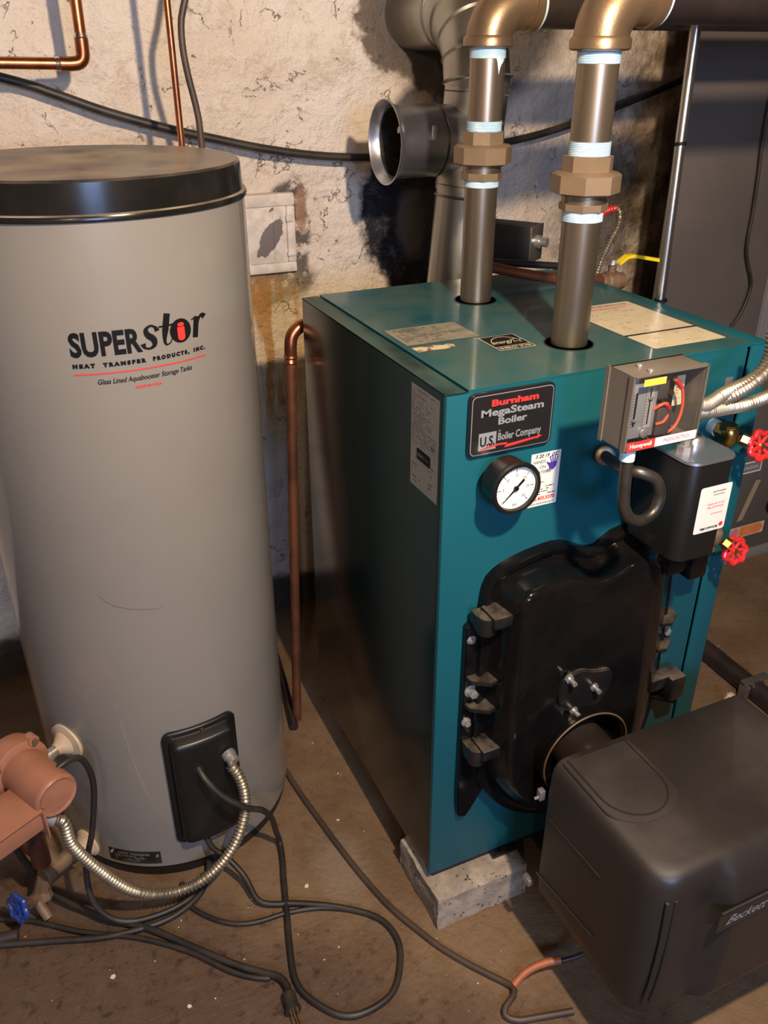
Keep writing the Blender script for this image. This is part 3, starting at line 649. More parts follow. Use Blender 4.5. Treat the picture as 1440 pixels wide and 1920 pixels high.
# ------------------------------------------------------------------ pressure control box
def pressuretrol():
    t = thing('pressure_control', (0.20, -0.17, 1.06), 'grey steel pressure control box with clear cover above the black cut-off', 'control')
    x0, x1, z0, z1 = 0.163, 0.285, 1.062, 1.165
    b = MB().box((x0, -0.145, z0), (x1, -0.141, z1)).box((x0, -0.190, z1-0.002), (x1, -0.141, z1), 0.0005).box((x0, -0.190, z0), (x1, -0.141, z0+0.002)).box((x0, -0.190, z0), (x0+0.002, -0.141, z1)).box((x1-0.002, -0.190, z0), (x1, -0.141, z1))
    b.box((x0-0.002, -0.146, z0-0.002), (x0, -0.139, z1+0.002)).box((x0-0.0015, -0.195, z0-0.0015), (x0+0.0015, -0.186, z1+0.0015)).box((x1-0.0015, -0.195, z0-0.0015), (x1+0.0015, -0.186, z1+0.0015)).box((x0, -0.195, z1-0.001), (x1, -0.186, z1+0.0015)).box((x0, -0.195, z0-0.0015), (x1, -0.186, z0+0.001))
    b.build('case', 'boxgrey', t)
    MB().box((x0+0.003, -0.150, z0+0.003), (x1-0.003, -0.146, z1-0.003)).box((x0+0.055, -0.186, z0+0.010), (x0+0.080, -0.150, z0+0.050), 0.002).box((x0+0.056, -0.180, z0+0.060), (x0+0.074, -0.150, z0+0.092), 0.002).build('mechanism', 'boxinside', t)
    F = FRONT(-0.184)
    b = MB().box((x0+0.006, -0.1835, z0+0.012), (x0+0.052, -0.182, z1-0.006), 0.0005)
    b.rect(x0+0.033, z0+0.025, x0+0.046, z1-0.014, F, 0.0004, 2)
    b.rect(x0+0.0155, z0+0.030, x0+0.0185, z1-0.026, F, 0.0004, 1).rect(x0+0.0385, z0+0.030, x0+0.0405, z1-0.022, F, 0.0008, 1)
    for k in range(12): b.rect(x0+0.010, z0+0.030+k*0.004, x0+0.014, z0+0.0305+k*0.004, F, 0.0006, 1).rect(x0+0.034, z0+0.030+k*0.004, x0+0.037, z0+0.0305+k*0.004, F, 0.0008, 1)
    b.build('scale_plate', ['faceplate', 'ink', 'silverlabel'], t)
    MB().box((x0+0.0135, -0.188, z0+0.038), (x0+0.0205, -0.1845, z0+0.0405)).build('scale_pointer', 'steel', t); MB().box((x0+0.036, -0.188, z0+0.066), (x0+0.043, -0.1845, z0+0.069)).build('scale_pointer', 'steel', t)
    MB().rect(x0+0.014, z1-0.013, x0+0.050, z1-0.0035, FRONT(-0.1972), 0.0, 0).build('amber_label', 'amber', t)
    for x, z, mn in ((x0+0.080, z1-0.016, 'oldbrass'), (x0+0.078, z1-0.036, 'brass'), (x0+0.074, z0+0.043, 'brass')):
        MB().cyl((x, -0.152, z), (x, -0.182, z), 0.0042, n=6).cyl((x, -0.168, z), (x, -0.172, z), 0.006, n=6).build('terminal_screw', mn, t)
    MB().cyl((x0+0.036, -0.184, z0+0.018), (x0+0.036, -0.188, z0+0.018), 0.0065, bev=0.001).build('pivot_screw', 'steel', t)
    MB().tube(catmull([(x0+0.081, -0.182, z1-0.018), (x0+0.092, -0.184, z1-0.030), (x0+0.099, -0.183, z0+0.045), (x0+0.093, -0.183, z0+0.020), (x0+0.078, -0.182, z0+0.010), (x0+0.068, -0.181, z0+0.018), (x0+0.068, -0.175, z0+0.030)], 0.003), 0.0021, 8).tube(catmull([(x0+0.074, -0.184, z0+0.045), (x0+0.066, -0.187, z0+0.056), (x0+0.056, -0.187, z0+0.055), (x0+0.050, -0.182, z0+0.048)], 0.003), 0.0021, 8).tube(catmull([(x0+0.054, -0.186, z0+0.028), (x0+0.066, -0.187, z0+0.030), (x0+0.074, -0.185, z0+0.038)], 0.003), 0.0020, 8).build('lead_wire', 'wire', t)
    MB().cyl((x0+0.0815, -0.183, z1-0.018), (x0+0.090, -0.185, z1-0.029), 0.0032).cyl((x0+0.074, -0.185, z0+0.046), (x0+0.067, -0.187, z0+0.055), 0.0032).build('wire_sleeve', 'red', t)
    F = FRONT(-0.1535)
    b = MB().prism(rrect(x0+0.096, z0+0.040, x0+0.113, z1-0.020, 0.002), 0.0005, FRONT(-0.1655)); bars(b, FRONT(-0.1665), x0+0.099, z0+0.045, x0+0.111, z1-0.026, 8, 0, 1, 3, 0.8, 0.5); b.build('data_label', ['cream', 'torn'], t)
    b = MB().box((x0-0.001, -0.1965, z0-0.001), (x1+0.001, -0.1945, z1+0.001), 0.0004)
    cv = b.build('clear_cover', 'clear', t)
    F = FRONT(-0.1968)
    b = MB().rect(x0+0.001, z0+0.0005, x0+0.048, z0+0.0135, F, 0, 0).rect(x0+0.048, z0+0.0005, x1-0.003, z0+0.0135, F, 0, 1)
    b.text('Honeywell', x0+0.006, z0+0.0048, 0.0085, F, 0.0003, 1, width=0.036, bold=0.0002).text('PRESSURETROL', x0+0.062, z0+0.0048, 0.0075, F, 0.0003, 2, width=0.046, bold=0.0001)
    b.build('name_strip', ['redink', 'white', 'pinkink'], cv)
    for y in (-0.182, -0.160): MB().cyl((x0+0.035, y, z1), (x0+0.035, y, z1+0.004), 0.004, bev=0.001).build('cover_screw', 'steel', t)
pressuretrol()
def pigtail():
    t = thing('pigtail_siphon', (0.292, 0.0, 0.956), 'looped steel siphon tube holding up the pressure control box', 'pipe')
    P = catmull([(0.182, -0.180, 1.062), (0.184, -0.180, 1.02), (0.186, -0.181, 0.985), (0.190, -0.181, 0.965), (0.205, -0.180, 0.945), (0.228, -0.178, 0.936), (0.250, -0.176, 0.945), (0.258, -0.174, 0.968), (0.250, -0.171, 0.992), (0.232, -0.166, 1.004), (0.220, -0.155, 1.006), (0.228, -0.125, 0.995), (0.25, -0.08, 0.980), (0.292, 0.0, 0.956)], 0.005)
    MB().tube(P, 0.0088, 16).build('tube', 'darkmetal', t)
    MB().lathe([(0.0105, 0), (0.0105, 0.014), (0.0098, 0.016)], (0.182, -0.180, 1.042), (0, 0, 1), 20).build('thread_sealant', 'dope', t)
    MB().cyl((0.292, 0.0, 0.956), (0.280, -0.022, 0.963), 0.017, n=24, bev=0.003).build('coupling', 'bpipe', t)
pigtail()

# ------------------------------------------------------------------ low water cut-off
def flexmb(P, r=0.0095, pitch=0.0068, n=14, amp=0.13):
    return MB().tube(catmull(P, pitch/7), r, n, rf=lambda u, L: r*(1+amp*math.cos(2*math.pi*L/pitch)))
def lwco():
    t = thing('low_water_cutoff', (0.385, -0.08, 0.82), 'black low-water cut-off housing with silver top beside the control box', 'control')
    x0, x1, y0, y1, z0, z1 = 0.335, 0.428, -0.152, -0.020, 0.815, 0.990
    def R(z, k=0.0, r=0.022): return [Vector((x, y, z)) for x, y in rrect(x0+k, y0+k, x1-k, y1-k, r, 8)]
    MB().loft([R(z0, 0.006), R(z0+0.004, 0.001), R(z1-0.004), R(z1-0.001, 0.001)]).build('housing', 'blackplastic', t)
    tp = MB().loft([R(z1-0.003, -0.0015), R(z1+0.001, -0.001), R(z1+0.0015, 0.001), R(z1+0.0008, 0.003), R(z1+0.0008, 0.02, 0.012)]).build('top_plate', 'shiny', t)
    MB().lathe([(0.017, 0), (0.017, 0.010), (0.012, 0.016), (0.010, 0.016), (0.010, 0.006), (0, 0.006)], (0.396, -0.085, z1), (0, 0, 1), 32).build('reset_button', 'shiny', tp)
    MB().lathe([(0.014, 0), (0.014, 0.012), (0.010, 0.014), (0.010, 0.024), (0.012, 0.026), (0.012, 0.032)], (0.358, -0.105, z1), (0, 0, 1), 8).build('conduit_connector', 'steel', t)
    MB().cyl((0.385, -0.03, 0.90), (0.385, 0.0, 0.90), 0.02).build('mounting_nipple', 'bpipe', t)
    F = FRONT(y0-0.0006)
    b = MB().poly(rrect(0.361, 0.866, 0.4235, 0.947, 0.004), F, 0, 0)
    b.text('McDonnell & Miller', 0.409, 0.8745, 0.0065, F, 0.0003, 1, width=0.036, flip=True, bold=0.0002)
    c = (0.4155, 0.875); b.poly([(c[0]+0.0045*math.cos(a*math.pi/3), c[1]+0.0045*math.sin(a*math.pi/3)) for a in range(6)], F, 0.0003, 2)
    for s, y in (('For service call', 0.899), ('McDonnell & Miller', 0.911), ('Do not use without', 0.9165)): b.text(s, 0.413, y, 0.0055, F, 0.0003, 2, width=0.034 if 'call' not in s else 0.022, flip=True)
    b.text('DANGER HIGH VOLTAGE', 0.412, 0.938, 0.0045, F, 0.0003, 1, width=0.026, flip=True).text('disconnect', 0.410, 0.932, 0.0045, F, 0.0003, 1, width=0.022, flip=True)
    b.build('data_label', ['white', 'ink', 'redink'], t)
lwco()
def flexes():
    g = 'flexible conduits at the right of the boiler'
    o = flexmb([(0.288, -0.165, 1.100), (0.340, -0.150, 1.085), (0.400, -0.125, 1.085), (0.462, -0.115, 1.094), (0.490, -0.112, 1.120), (0.500, -0.10, 1.16)]).build('flexible_conduit', 'flex'); tag(o, 'ribbed metal conduit rising to the right from the pressure control, upper one', 'conduit', g)
    o = flexmb([(0.288, -0.165, 1.088), (0.350, -0.145, 1.072), (0.410, -0.125, 1.060), (0.470, -0.115, 1.055), (0.60, -0.09, 1.060)]).build('flexible_conduit', 'flex'); tag(o, 'ribbed metal conduit running level to the frame edge, lower of the pair', 'conduit', g)
    o = flexmb([(0.358, -0.105, 1.016), (0.3585, -0.110, 1.035), (0.368, -0.120, 1.060), (0.400, -0.130, 1.078), (0.450, -0.124, 1.090), (0.485, -0.120, 1.112), (0.495, -0.11, 1.15)], 0.0085).build('flexible_conduit', 'flex'); tag(o, 'ribbed metal conduit bending up from the black cut-off silver top', 'conduit', g)
flexes()

# red handled gauge-glass valves
def handwheel(b, c, axis, R, mi=0, lobes=7):
    u, v, w = frame_of(axis); c = Vector(c)
    n = 140; P = []
    for k in range(n):
        a = 2*math.pi*k/n; r = R*(1+0.10*math.cos(lobes*a)); P.append(c+(u*math.cos(a)+v*math.sin(a))*r)
    b.tube(P, R*0.215, 10, closed=True, mi=mi)
    for k in range(lobes):
        a = 2*math.pi*(k+0.0)/lobes; d = u*math.cos(a)+v*math.sin(a); b.tube([c+d*R*0.15-w*R*0.12, c+d*R*0.55-w*R*0.08, c+d*R], R*0.15, 8, mi=mi)
    b.cyl(c-w*R*0.28, c+w*R*0.10, R*0.27, n=16, mi=mi)
    return b
def glass_valve(loc, wheel, label, tape):
    t = thing('gauge_glass_valve', loc, label, 'valve', 'red wheel valves at the boiler right side')
    l = Vector(loc); w = Vector(wheel); ax = (w-l).normalized()
    face = Vector((-0.15, -0.93, 0.33)).normalized()
    if tape: MB().cyl(l, l+Vector((-0.002, -0.018, 0)), 0.014, n=24).build('thread_sealant', 'dope', t)
    b = MB().cyl(l+Vector((-0.002, -0.016, 0)), l+Vector((0.0, -0.034, 0)), 0.014, n=6).lathe([(0.010, 0), (0.014, 0.006), (0.0145, 0.024), (0.011, 0.030)], l+Vector((0.0, -0.040, -0.018)), (0, 0, 1), 20)
    b.cyl(l+Vector((0.0, -0.036, 0.006)), l+Vector((0.0, -0.036, 0.016)), 0.015, n=6)
    b.cyl(l+Vector((0, -0.036, 0)), l+Vector((0, -0.036, -0.035)), 0.010, n=8)
    b.build('valve_body', 'brass' if tape else 'oldbrass', t)
    MB().tube([l+Vector((0, -0.038, 0)), w-face*0.022, w-face*0.004], 0.006, 12).cyl(l+Vector((0, -0.038, 0))+ax*0.022, l+Vector((0, -0.038, 0))+ax*0.034, 0.011, n=6).build('stem', 'brass', t)
    hw = handwheel(MB(), w, face, 0.022).build('handwheel', 'red', t)
    f = face.normalized(); MB().cyl(w, w+f*0.006, 0.0045, n=6).build('wheel_nut', 'brass', hw)
glass_valve((0.521, 0.0, 0.965), (0.571, -0.066, 0.945), 'upper brass valve with round red handwheel beside the boiler', True)
glass_valve((0.535, 0.0, 0.768), (0.572, -0.060, 0.735), 'lower brass valve with red handwheel under the black cut-off', False)

# ------------------------------------------------------------------ oil burner
def burner():
    t = thing('oil_burner', (0.34, -0.30, 0.16), 'black plastic covered oil burner bolted to the boiler door, lower right', 'burner')
    x0, x1, yb, yf, zb, zt = 0.130, 0.552, -0.166, -0.438, 0.165, 0.500
    def rr2(k, r):
        out = []
        a0_, b0_, a1_, b1_ = x0+k, yf+k, x1-k, yb-k*0.12
        for cx, cy, an, q in ((a1_-r, b0_+r, -90, r), (a1_-0.006, b1_-0.006, 0, 0.006), (a0_+0.006, b1_-0.006, 90, 0.006), (a0_+r, b0_+r, 180, r)):
            for i in range(11):
                a = math.radians(an+9*i); out.append((cx+q*math.cos(a), cy+q*math.sin(a)))
        return out
    def loop2(z, k, r, nose=1.0):
        base_ = rr2(k, r); L = []
        for i in range(len(base_)):
            a, b = Vector(base_[i]), Vector(base_[(i+1) % len(base_)])
            kk = NSEG[i]
            for j in range(kk): L.append(a.lerp(b, j/kk))
        out = []
        for p in L:
            y2 = p.y
            if p.y < yf+0.06:
                u = min(1, max(0, (p.x-(x0+0.105))/0.030)); e = u*u*(3-2*u)
                y2 = p.y-0.024*e*nose*min(1, (yf+0.06-p.y)/0.05)
            out.append(Vector((p.x, y2, z)))
        return out
    ref = rr2(0, 0.045)
    NSEG = [max(1, int((Vector(ref[(i+1) % len(ref)])-Vector(ref[i])).length/0.008)) for i in range(len(ref))]
    L = [loop2(zb, 0.030, 0.03, 0.2), loop2(zb+0.006, 0.014, 0.04, 0.4), loop2(zb+0.020, 0.004, 0.045, 0.7), loop2(zb+0.05, 0.001, 0.045, 1.0), loop2(0.38, 0, 0.045, 1.0), loop2(zt-0.060, 0, 0.045, 0.95), loop2(zt-0.030, 0.001, 0.045, 0.55), loop2(zt-0.016, 0.004, 0.044, 0.25), loop2(zt-0.006, 0.010, 0.042, 0.05), loop2(zt-0.0015, 0.018, 0.038, 0), loop2(zt, 0.028, 0.032, 0)]
    MB().loft(L).build('cowl', 'cowl', t, angle=60)
    # raised surround and round-ended access lid on top
    def U(xa, xb, yback, yfront, h, z, r, mi=0):
        pts = [(xa, yback)]
        n = 16; cx = (xa+xb)/2; rx = (xb-xa)/2
        for i in range(n+1):
            a = math.pi+math.pi*i/n; pts.append((cx+rx*math.cos(a), yfront+r+r*math.sin(a)))
        pts.append((xb, yback)); return pts
    MB().prism(U(0.142, 0.277, -0.180, -0.338, 0, 0, 0.050), 0.0035, TOP(zt-0.002), 0.0, 0, 0.0012).build('lid_surround', 'cowl', t)
    al = MB().prism(U(0.153, 0.267, -0.180, -0.324, 0, 0, 0.060), 0.0030, TOP(zt-0.0005), 0.0, 0, 0.0010).build('access_lid', 'cowl', t)
    P = [(x, y, zt+0.0022) for x, y in U(0.1515, 0.2685, -0.180, -0.3255, 0, 0, 0.060)]
    MB().tube(P, 0.0010, 6).build('lid_seam', 'darkrecess', al)
    # side creases
    for q in ([(x0-0.0002, -0.179, 0.378), (x0-0.0002, -0.317, 0.388)], [(x0-0.0002, -0.162, 0.224), (x0-0.0002, -0.322, 0.250)]): MB().tube(q, 0.0016, 6).build('side_crease', 'cowl', t)
    b = MB()
    for dx in (0.0, 0.014):
        b.tube(catmull([(0.150+dx, -0.434-dx*0.12, 0.455), (0.152+dx, -0.436-dx*0.12, 0.36), (0.150+dx, -0.436-dx*0.12, 0.27), (0.146+dx, -0.434-dx*0.12, 0.22)], 0.01), 0.0028, 8)
    b.build('front_rib', 'cowl', t)
    # name recess on the nose
    F = FRONT(-0.4628)
    b = MB().prism(rrect(0.228, 0.380, 0.545, 0.424, 0.004), 0.0015, F, 0.0, 0, 0.0006)
    b.tube([(0.229, -0.465, 0.4245), (0.545, -0.465, 0.4245)], 0.0022, 8)
    b.build('name_recess', 'cowl', t)
    F = FRONT(-0.4648)
    MB().text('Beckett', 0.245, 0.3915, 0.026, F, 0, 0, width=0.082, shear=0.55, bold=0.0003).build('raised_lettering', 'silverink', t)
    MB().cyl((0.245, -0.085, 0.425), (0.245, -0.19, 0.425), 0.052, n=40).build('air_tube', 'header', t)
    MB().box((0.175, -0.15, 0.38), (0.32, -0.135, 0.46), 0.004).build('mounting_flange', 'satin', t)
    MB().box((0.121, -0.160, 0.402), (0.132, -0.148, 0.424), 0.002).cyl((0.128, -0.156, 0.412), (0.116, -0.152, 0.405), 0.003).build('latch_screw', 'steel', t)
    MB().box((0.126, -0.150, 0.170), (0.136, -0.130, 0.186), 0.002).build('latch_screw', 'steel', t)
    MB().cyl((0.30, -0.30, 0.10), (0.30, -0.30, 0.17), 0.05).cyl((0.34, -0.30, 0.0), (0.34, -0.30, 0.17), 0.009).cyl((0.34, -0.30, 0.0), (0.34, -0.30, 0.006), 0.03).build('support_pedestal', 'satin', t)
burner()

# ------------------------------------------------------------------ steam risers
def elbow_path(x, y, z0, zc, xe, R=0.055):
    P = [Vector((x, y, z0))]
    for k in range(13):
        a = math.pi-math.pi/2*k/12; P.append(Vector((x+R+R*math.cos(a), y, zc-R+R*math.sin(a))))
    P.append(Vector((xe, y, zc))); return P
def riser(x, y, Z, label):
    t = thing('steam_riser', (x, y, 1.08), label, 'pipe', 'steam risers out of the boiler top')
    MB().cyl((x, y, 1.05), (x, y, Z['u0']), 0.0302, n=40).build('lower_pipe', 'bpipe', t)
    MB().cyl((x, y, Z['u3']), (x, y, Z['e0']), 0.0302, n=40).build('upper_pipe', 'bpipe', t)
    for a, b_ in Z['dope']:
        n = max(4, int((b_-a)/0.0022)); pr = []
        for i in range(n+1): z = a+(b_-a)*i/n; pr += [(0.0306, z), (0.0318, z+(b_-a)/n*0.5)]
        MB().lathe(pr, (x, y, 0), (0, 0, 1), 40).build('thread_sealant', 'dope', t)
    # union: lower hex, nut, upper hex
    b = MB().lathe([(0.032, Z['u0']-0.002), (0.0375, Z['u0']), (0.0375, Z['n0']-0.013)], (x, y, 0), (0, 0, 1), 8, rot=Z['rot']).build('union_tail', 'nut', t)
    MB().cyl((x, y, Z['n0']-0.014), (x, y, Z['n0']), 0.0345, n=32).build('union_seat', 'bpipe', t)
    MB().lathe([(0.046, Z['n0']), (0.0525, Z['n0']+0.003), (0.0525, Z['n1']-0.004), (0.047, Z['n1']), (0.036, Z['n1']+0.001)], (x, y, 0), (0, 0, 1), 8, rot=Z['rot']).build('union_nut', 'nut', t)
    MB().lathe([(0.0385, Z['n1']), (0.0385, Z['u3']-0.001), (0.032, Z['u3'])], (x, y, 0), (0, 0, 1), 8, rot=Z['rot']+0.2).build('union_tail', 'nut', t)
    e0 = Z['e0']; zc = 1.600
    b = MB().tube(elbow_path(x, y, e0+0.004, zc, x+0.07), 0.0395, 32)
    b.lathe([(0.032, e0-0.001), (0.0405, e0), (0.0435, e0+0.002), (0.0435, e0+0.013), (0.041, e0+0.017), (0.0385, e0+0.018)], (x, y, 0), (0, 0, 1), 40)
    b.lathe([(0.038, 0.0), (0.0425, 0.002), (0.0430, 0.016), (0.041, 0.018), (0.034, 0.019)], (x+0.068, y, zc), (1, 0, 0), 40)
    b.build('elbow', 'castiron', t)
    MB().lathe([(0.0305, 0.0), (0.040, 0.001), (0.0405, 0.004), (0.0365, 0.008), (0.0305, 0.009)], (x+0.0855, y, zc), (1, 0, 0), 40).build('thread_sealant', 'dope', t)
    return t
ra = riser(0.30, 0.44, dict(u0=1.324, n0=1.349, n1=1.383, u3=1.405, e0=1.536, rot=0.35, dope=((1.311, 1.325), (1.403, 1.420), (1.519, 1.537))), 'rear steel steam pipe with union rising from the boiler top, left one')
rb = riser(0.30, 0.13, dict(u0=1.315, n0=1.338, n1=1.370, u3=1.393, e0=1.531, rot=0.15, dope=((1.298, 1.316), (1.392, 1.411), (1.514, 1.532))), 'front steel steam pipe with union rising from the boiler top, right one')
# sealant drip below the left elbow
F = lambda x, y, h=0.0: Vector((0.30+(0.0307+h)*math.sin(x), 0.44-(0.0307+h)*math.cos(x), y))
b = MB()
dp = [(-0.05, 1.520), (0.03, 1.514), (0.10, 1.504), (0.16, 1.494), (0.20, 1.500), (0.28, 1.507), (0.38, 1.511), (0.50, 1.514), (0.62, 1.520)]
for i in range(len(dp)-1):
    (xa, za), (xb, zb) = dp[i], dp[i+1]
    b.poly([(xa, za), (xb, zb), (xb, 1.524), (xa, 1.524)], F, 0.0008, 0)
b.build('sealant_drip', 'dope', ra)
tag(MB().cyl((0.388, 0.13, 1.600), (2.2, 0.13, 1.600), 0.0365, n=40).build('header_pipe', 'header'), 'thick black horizontal steam pipe leaving the right riser elbow at the top', 'pipe')
tag(MB().cyl((0.388, 0.44, 1.600), (2.2, 0.44, 1.600), 0.0365, n=40).build('header_pipe', 'header'), 'black horizontal steam pipe leaving the left riser elbow, behind the other', 'pipe')

# ------------------------------------------------------------------ flue
def flue():
    t = thing('flue_pipe', (0.455, 0.80, 0.9), 'galvanised flue pipe with side draft opening behind the steam risers', 'flue')
    A = Vector((0.444, 0.80, 0.90)); B = Vector((0.4935, 0.80, 1.49)); d = (B-A).normalized()
    at = lambda z: A+d*((z-A.z)/d.z)
    MB().tube([A, at(1.255)], 0.0675, 40).tube([at(1.25), at(1.47)], 0.070, 40).build('vertical_section', 'galv', t)
    for z in (1.238, 1.45, 1.262, 1.395):
        MB().lathe([(0.068, -0.003), (0.0722, 0), (0.068, 0.003)], at(z), d, 40).build('crimped_bead', 'galv', t)
    # gored elbow bending back into the wall
    P = [at(1.465)]; c = at(1.47)+Vector((0, 0.13, 0))
    segs = 4
    for k in range(segs+1):
        a = math.pi-math.pi/2*k/segs; P.append(Vector((0.4915, c.y+0.13*math.cos(a), 1.475+0.13*math.sin(a))))
    P.append(Vector((0.4915, 1.18, 1.605)))
    MB().tube(P, 0.0735, 40).build('elbow', 'galv', t, angle=20)
    for i in range(1, len(P)-1):
        w = (P[i+1]-P[i-1]).normalized(); MB().lathe([(0.0735, -0.004), (0.0775, 0), (0.0735, 0.004)], P[i], w, 40).build('elbow_seam', 'galv', t)
    # tee branch with barometric damper
    z = 1.358
    MB().lathe([(0.0720, 0), (0.0720, 0.12)], (0.505, 0.80, z), (-1, 0, 0), 48).build('tee_branch', 'shiny', t)
    MB().lathe([(0.0735, 0.0), (0.0735, 0.105), (0.078, 0.112), (0.085, 0.120), (0.0855, 0.123), (0.083, 0.123), (0.0805, 0.118), (0.0765, 0.112), (0.0720, 0.100), (0.0720, 0.0)], (0.392, 0.80, z), (-1, 0, 0), 56).build('regulator_ring', 'shiny', t)
    MB().lathe([(0.0715, 0.0), (0.0715, 0.102), (0.0690, 0.102), (0.0690, 0.0)], (0.392, 0.80, z), (-1, 0, 0), 56).build('inner_sleeve', 'darktin', t)
    MB().lathe([(0.0735, 0), (0.0755, 0.003), (0.0735, 0.006)], (0.39, 0.80, z), (-1, 0, 0), 48).build('joint_bead', 'darkmetal', t)
    MB().lathe([(0.0, 0.0), (0.069, 0.0), (0.069, 0.0015), (0.0, 0.0015)], (0.350, 0.80, z), (-0.98, 0.10, 0.15), 40).build('damper_gate', 'darktin', t)
    MB().cyl((0.335, 0.80, z+0.02), (0.303, 0.80, z+0.024), 0.007, n=16).cyl((0.325, 0.80, z+0.022), (0.318, 0.80, z+0.022), 0.015, n=6).build('counterweight', 'steel', t)
    MB().box((0.312, 0.785, z-0.045), (0.318, 0.812, z-0.012), 0.003).build('gate_bracket', 'steel', t)
    MB().box((0.345, 0.722, z+0.008), (0.355, 0.729, z+0.036), 0.001).build('seam_clip', 'steel', t)
flue()

# ------------------------------------------------------------------ controls and pipes behind the boiler top
def back_items():
    t = thing('relay_box', (0.50, 0.66, 1.10), 'black metal relay box with steel end plate behind the two steam risers', 'box')
    X = Matrix.Translation((0.500, 0.635, 1.165)) @ Matrix.Rotation(math.radians(-56), 4, 'Z')
    MB().box((-0.070, -0.030, -0.037), (0.055, 0.035, 0.037), 0.002, X=X).build('case', 'satin', t)
    MB().box((0.055, -0.031, -0.038), (0.058, 0.036, 0.038), 0.001, X=X).build('end_plate', 'galv', t)
    b = MB()
    p = X @ Vector((0.057, 0.0, 0.004)); d = (X.to_3x3() @ Vector((1, 0, 0)))
    b.cyl(p, p+d*0.010, 0.014, n=12).cyl(p+d*0.008, p+d*0.026, 0.010, n=12).build('conduit_connector', 'steel', t)
    tag(MB().tube(catmull([(0.350, 0.485, 1.153), (0.420, 0.475, 1.135), (0.504, 0.465, 1.1185), (0.58, 0.480, 1.108), (0.66, 0.50, 1.090)], 0.02), 0.0105, 14).build('copper_pipe', 'oldcopper'), 'tarnished copper pipe crossing the rear of the boiler top below the black box', 'pipe')
    tag(MB().tube([(0.38, 0.535, 1.150), (0.50, 0.525, 1.1345), (0.58, 0.515, 1.125)], 0.0075, 12).build('iron_pipe', 'satin'), 'thin black pipe directly under the black relay box, above the copper one', 'pipe')
    t = thing('ball_valve', (0.75, 0.60, 1.06), 'brass ball valve with long yellow lever behind the boiler', 'valve')
    MB().lathe([(0.014, 0), (0.018, 0.004), (0.018, 0.014), (0.022, 0.018), (0.022, 0.040), (0.018, 0.044), (0.018, 0.058), (0.014, 0.060)], (0.722, 0.60, 1.060), (1, 0.0, -0.05), 16).cyl((0.750, 0.60, 1.07), (0.750, 0.60, 1.095), 0.009, n=12).build('valve_body', 'oldbrass', t)
    MB().prism([(0.738, 0.592), (0.772, 0.596), (0.772, 0.606), (0.738, 0.610)], 0.002, TOP(1.094)).cyl((0.75, 0.60, 1.094), (0.75, 0.60, 1.104), 0.006, n=6).build('lever_plate', 'steel', t)
    b = MB()
    P = [(0.765, 0.600, 1.096), (0.785, 0.600, 1.108), (0.80, 0.600, 1.109), (0.88, 0.600, 1.092)]
    for i in range(3):
        a, c = Vector(P[i]), Vector(P[i+1]); w = Vector((0, 0.008, 0)); h = Vector((0, 0, 0.0035))
        b.add([a-w-h, a+w-h, a+w+h, a-w+h, c-w-h, c+w-h, c+w+h, c-w+h], [(0, 1, 2, 3)[::-1], (4, 5, 6, 7), (0, 1, 5, 4), (1, 2, 6, 5), (2, 3, 7, 6), (3, 0, 4, 7)])
    b.build('lever', 'yellow', t)
    t.location = Vector(t.location)+Vector((-0.075, -0.10, 0.030))
    t = thing('armoured_cable', (0.68, 0.55, 1.09), 'thin armoured cable with red end arching behind the right riser', 'cable')
    MB().tube(catmull([(0.700, 0.55, 1.232), (0.716, 0.55, 1.224), (0.718, 0.55, 1.195), (0.700, 0.55, 1.160), (0.683, 0.55, 1.121), (0.676, 0.56, 1.07)], 0.0012), 0.0055, 10, rf=lambda u, L: 0.0055*(1+0.2*math.cos(2*math.pi*L/0.006))).build('armour', 'flex', t)
    MB().tube(catmull([(0.655, 0.55, 1.212), (0.682, 0.55, 1.228), (0.705, 0.55, 1.231)], 0.0012), 0.0065, 10, rf=lambda u, L: 0.0065*(1+0.15*math.cos(2*math.pi*L/0.006))).build('red_coil', 'red', t)
back_items()

# ------------------------------------------------------------------ copper drop pipe left of the boiler
def drop_pipe():
    t = thing('copper_drop_pipe', (-0.054, 0.64, 0.0), 'copper pipe standing on the floor between tank and boiler, elbowed into the boiler', 'pipe')
    A = Vector((-0.054, 0.64, 0.0)); B = Vector((-0.018, 0.64, 0.986))
    MB().cyl(A, B, 0.0112, n=24).build('tube', 'oldcopper', t)
    P = [Vector((-0.018, 0.64, 0.975)), Vector((-0.0175, 0.64, 0.992)), Vector((-0.014, 0.642, 1.010)), Vector((-0.006, 0.643, 1.022)), Vector((0.006, 0.644, 1.030)), Vector((0.020, 0.645, 1.033)), Vector((0.06, 0.645, 1.034))]
    MB().tube(catmull(P, 0.004), 0.0132, 20).lathe([(0.0125, 0), (0.0145, 0.003), (0.0125, 0.010), (0.0150, 0.014), (0.0125, 0.018)], (-0.0188, 0.64, 0.957), (0.035, 0, 1), 24).build('elbow_fitting', 'copper', t)
drop_pipe()
tag(MB().tube([(-0.075, 0.600, 0.012), (-0.040, 0.80, 0.012), (-0.02, 0.95, 0.012)], 0.011, 12).build('floor_pipe_stub', 'header'), 'short dark pipe stub on the floor at the foot of the copper pipe', 'pipe')

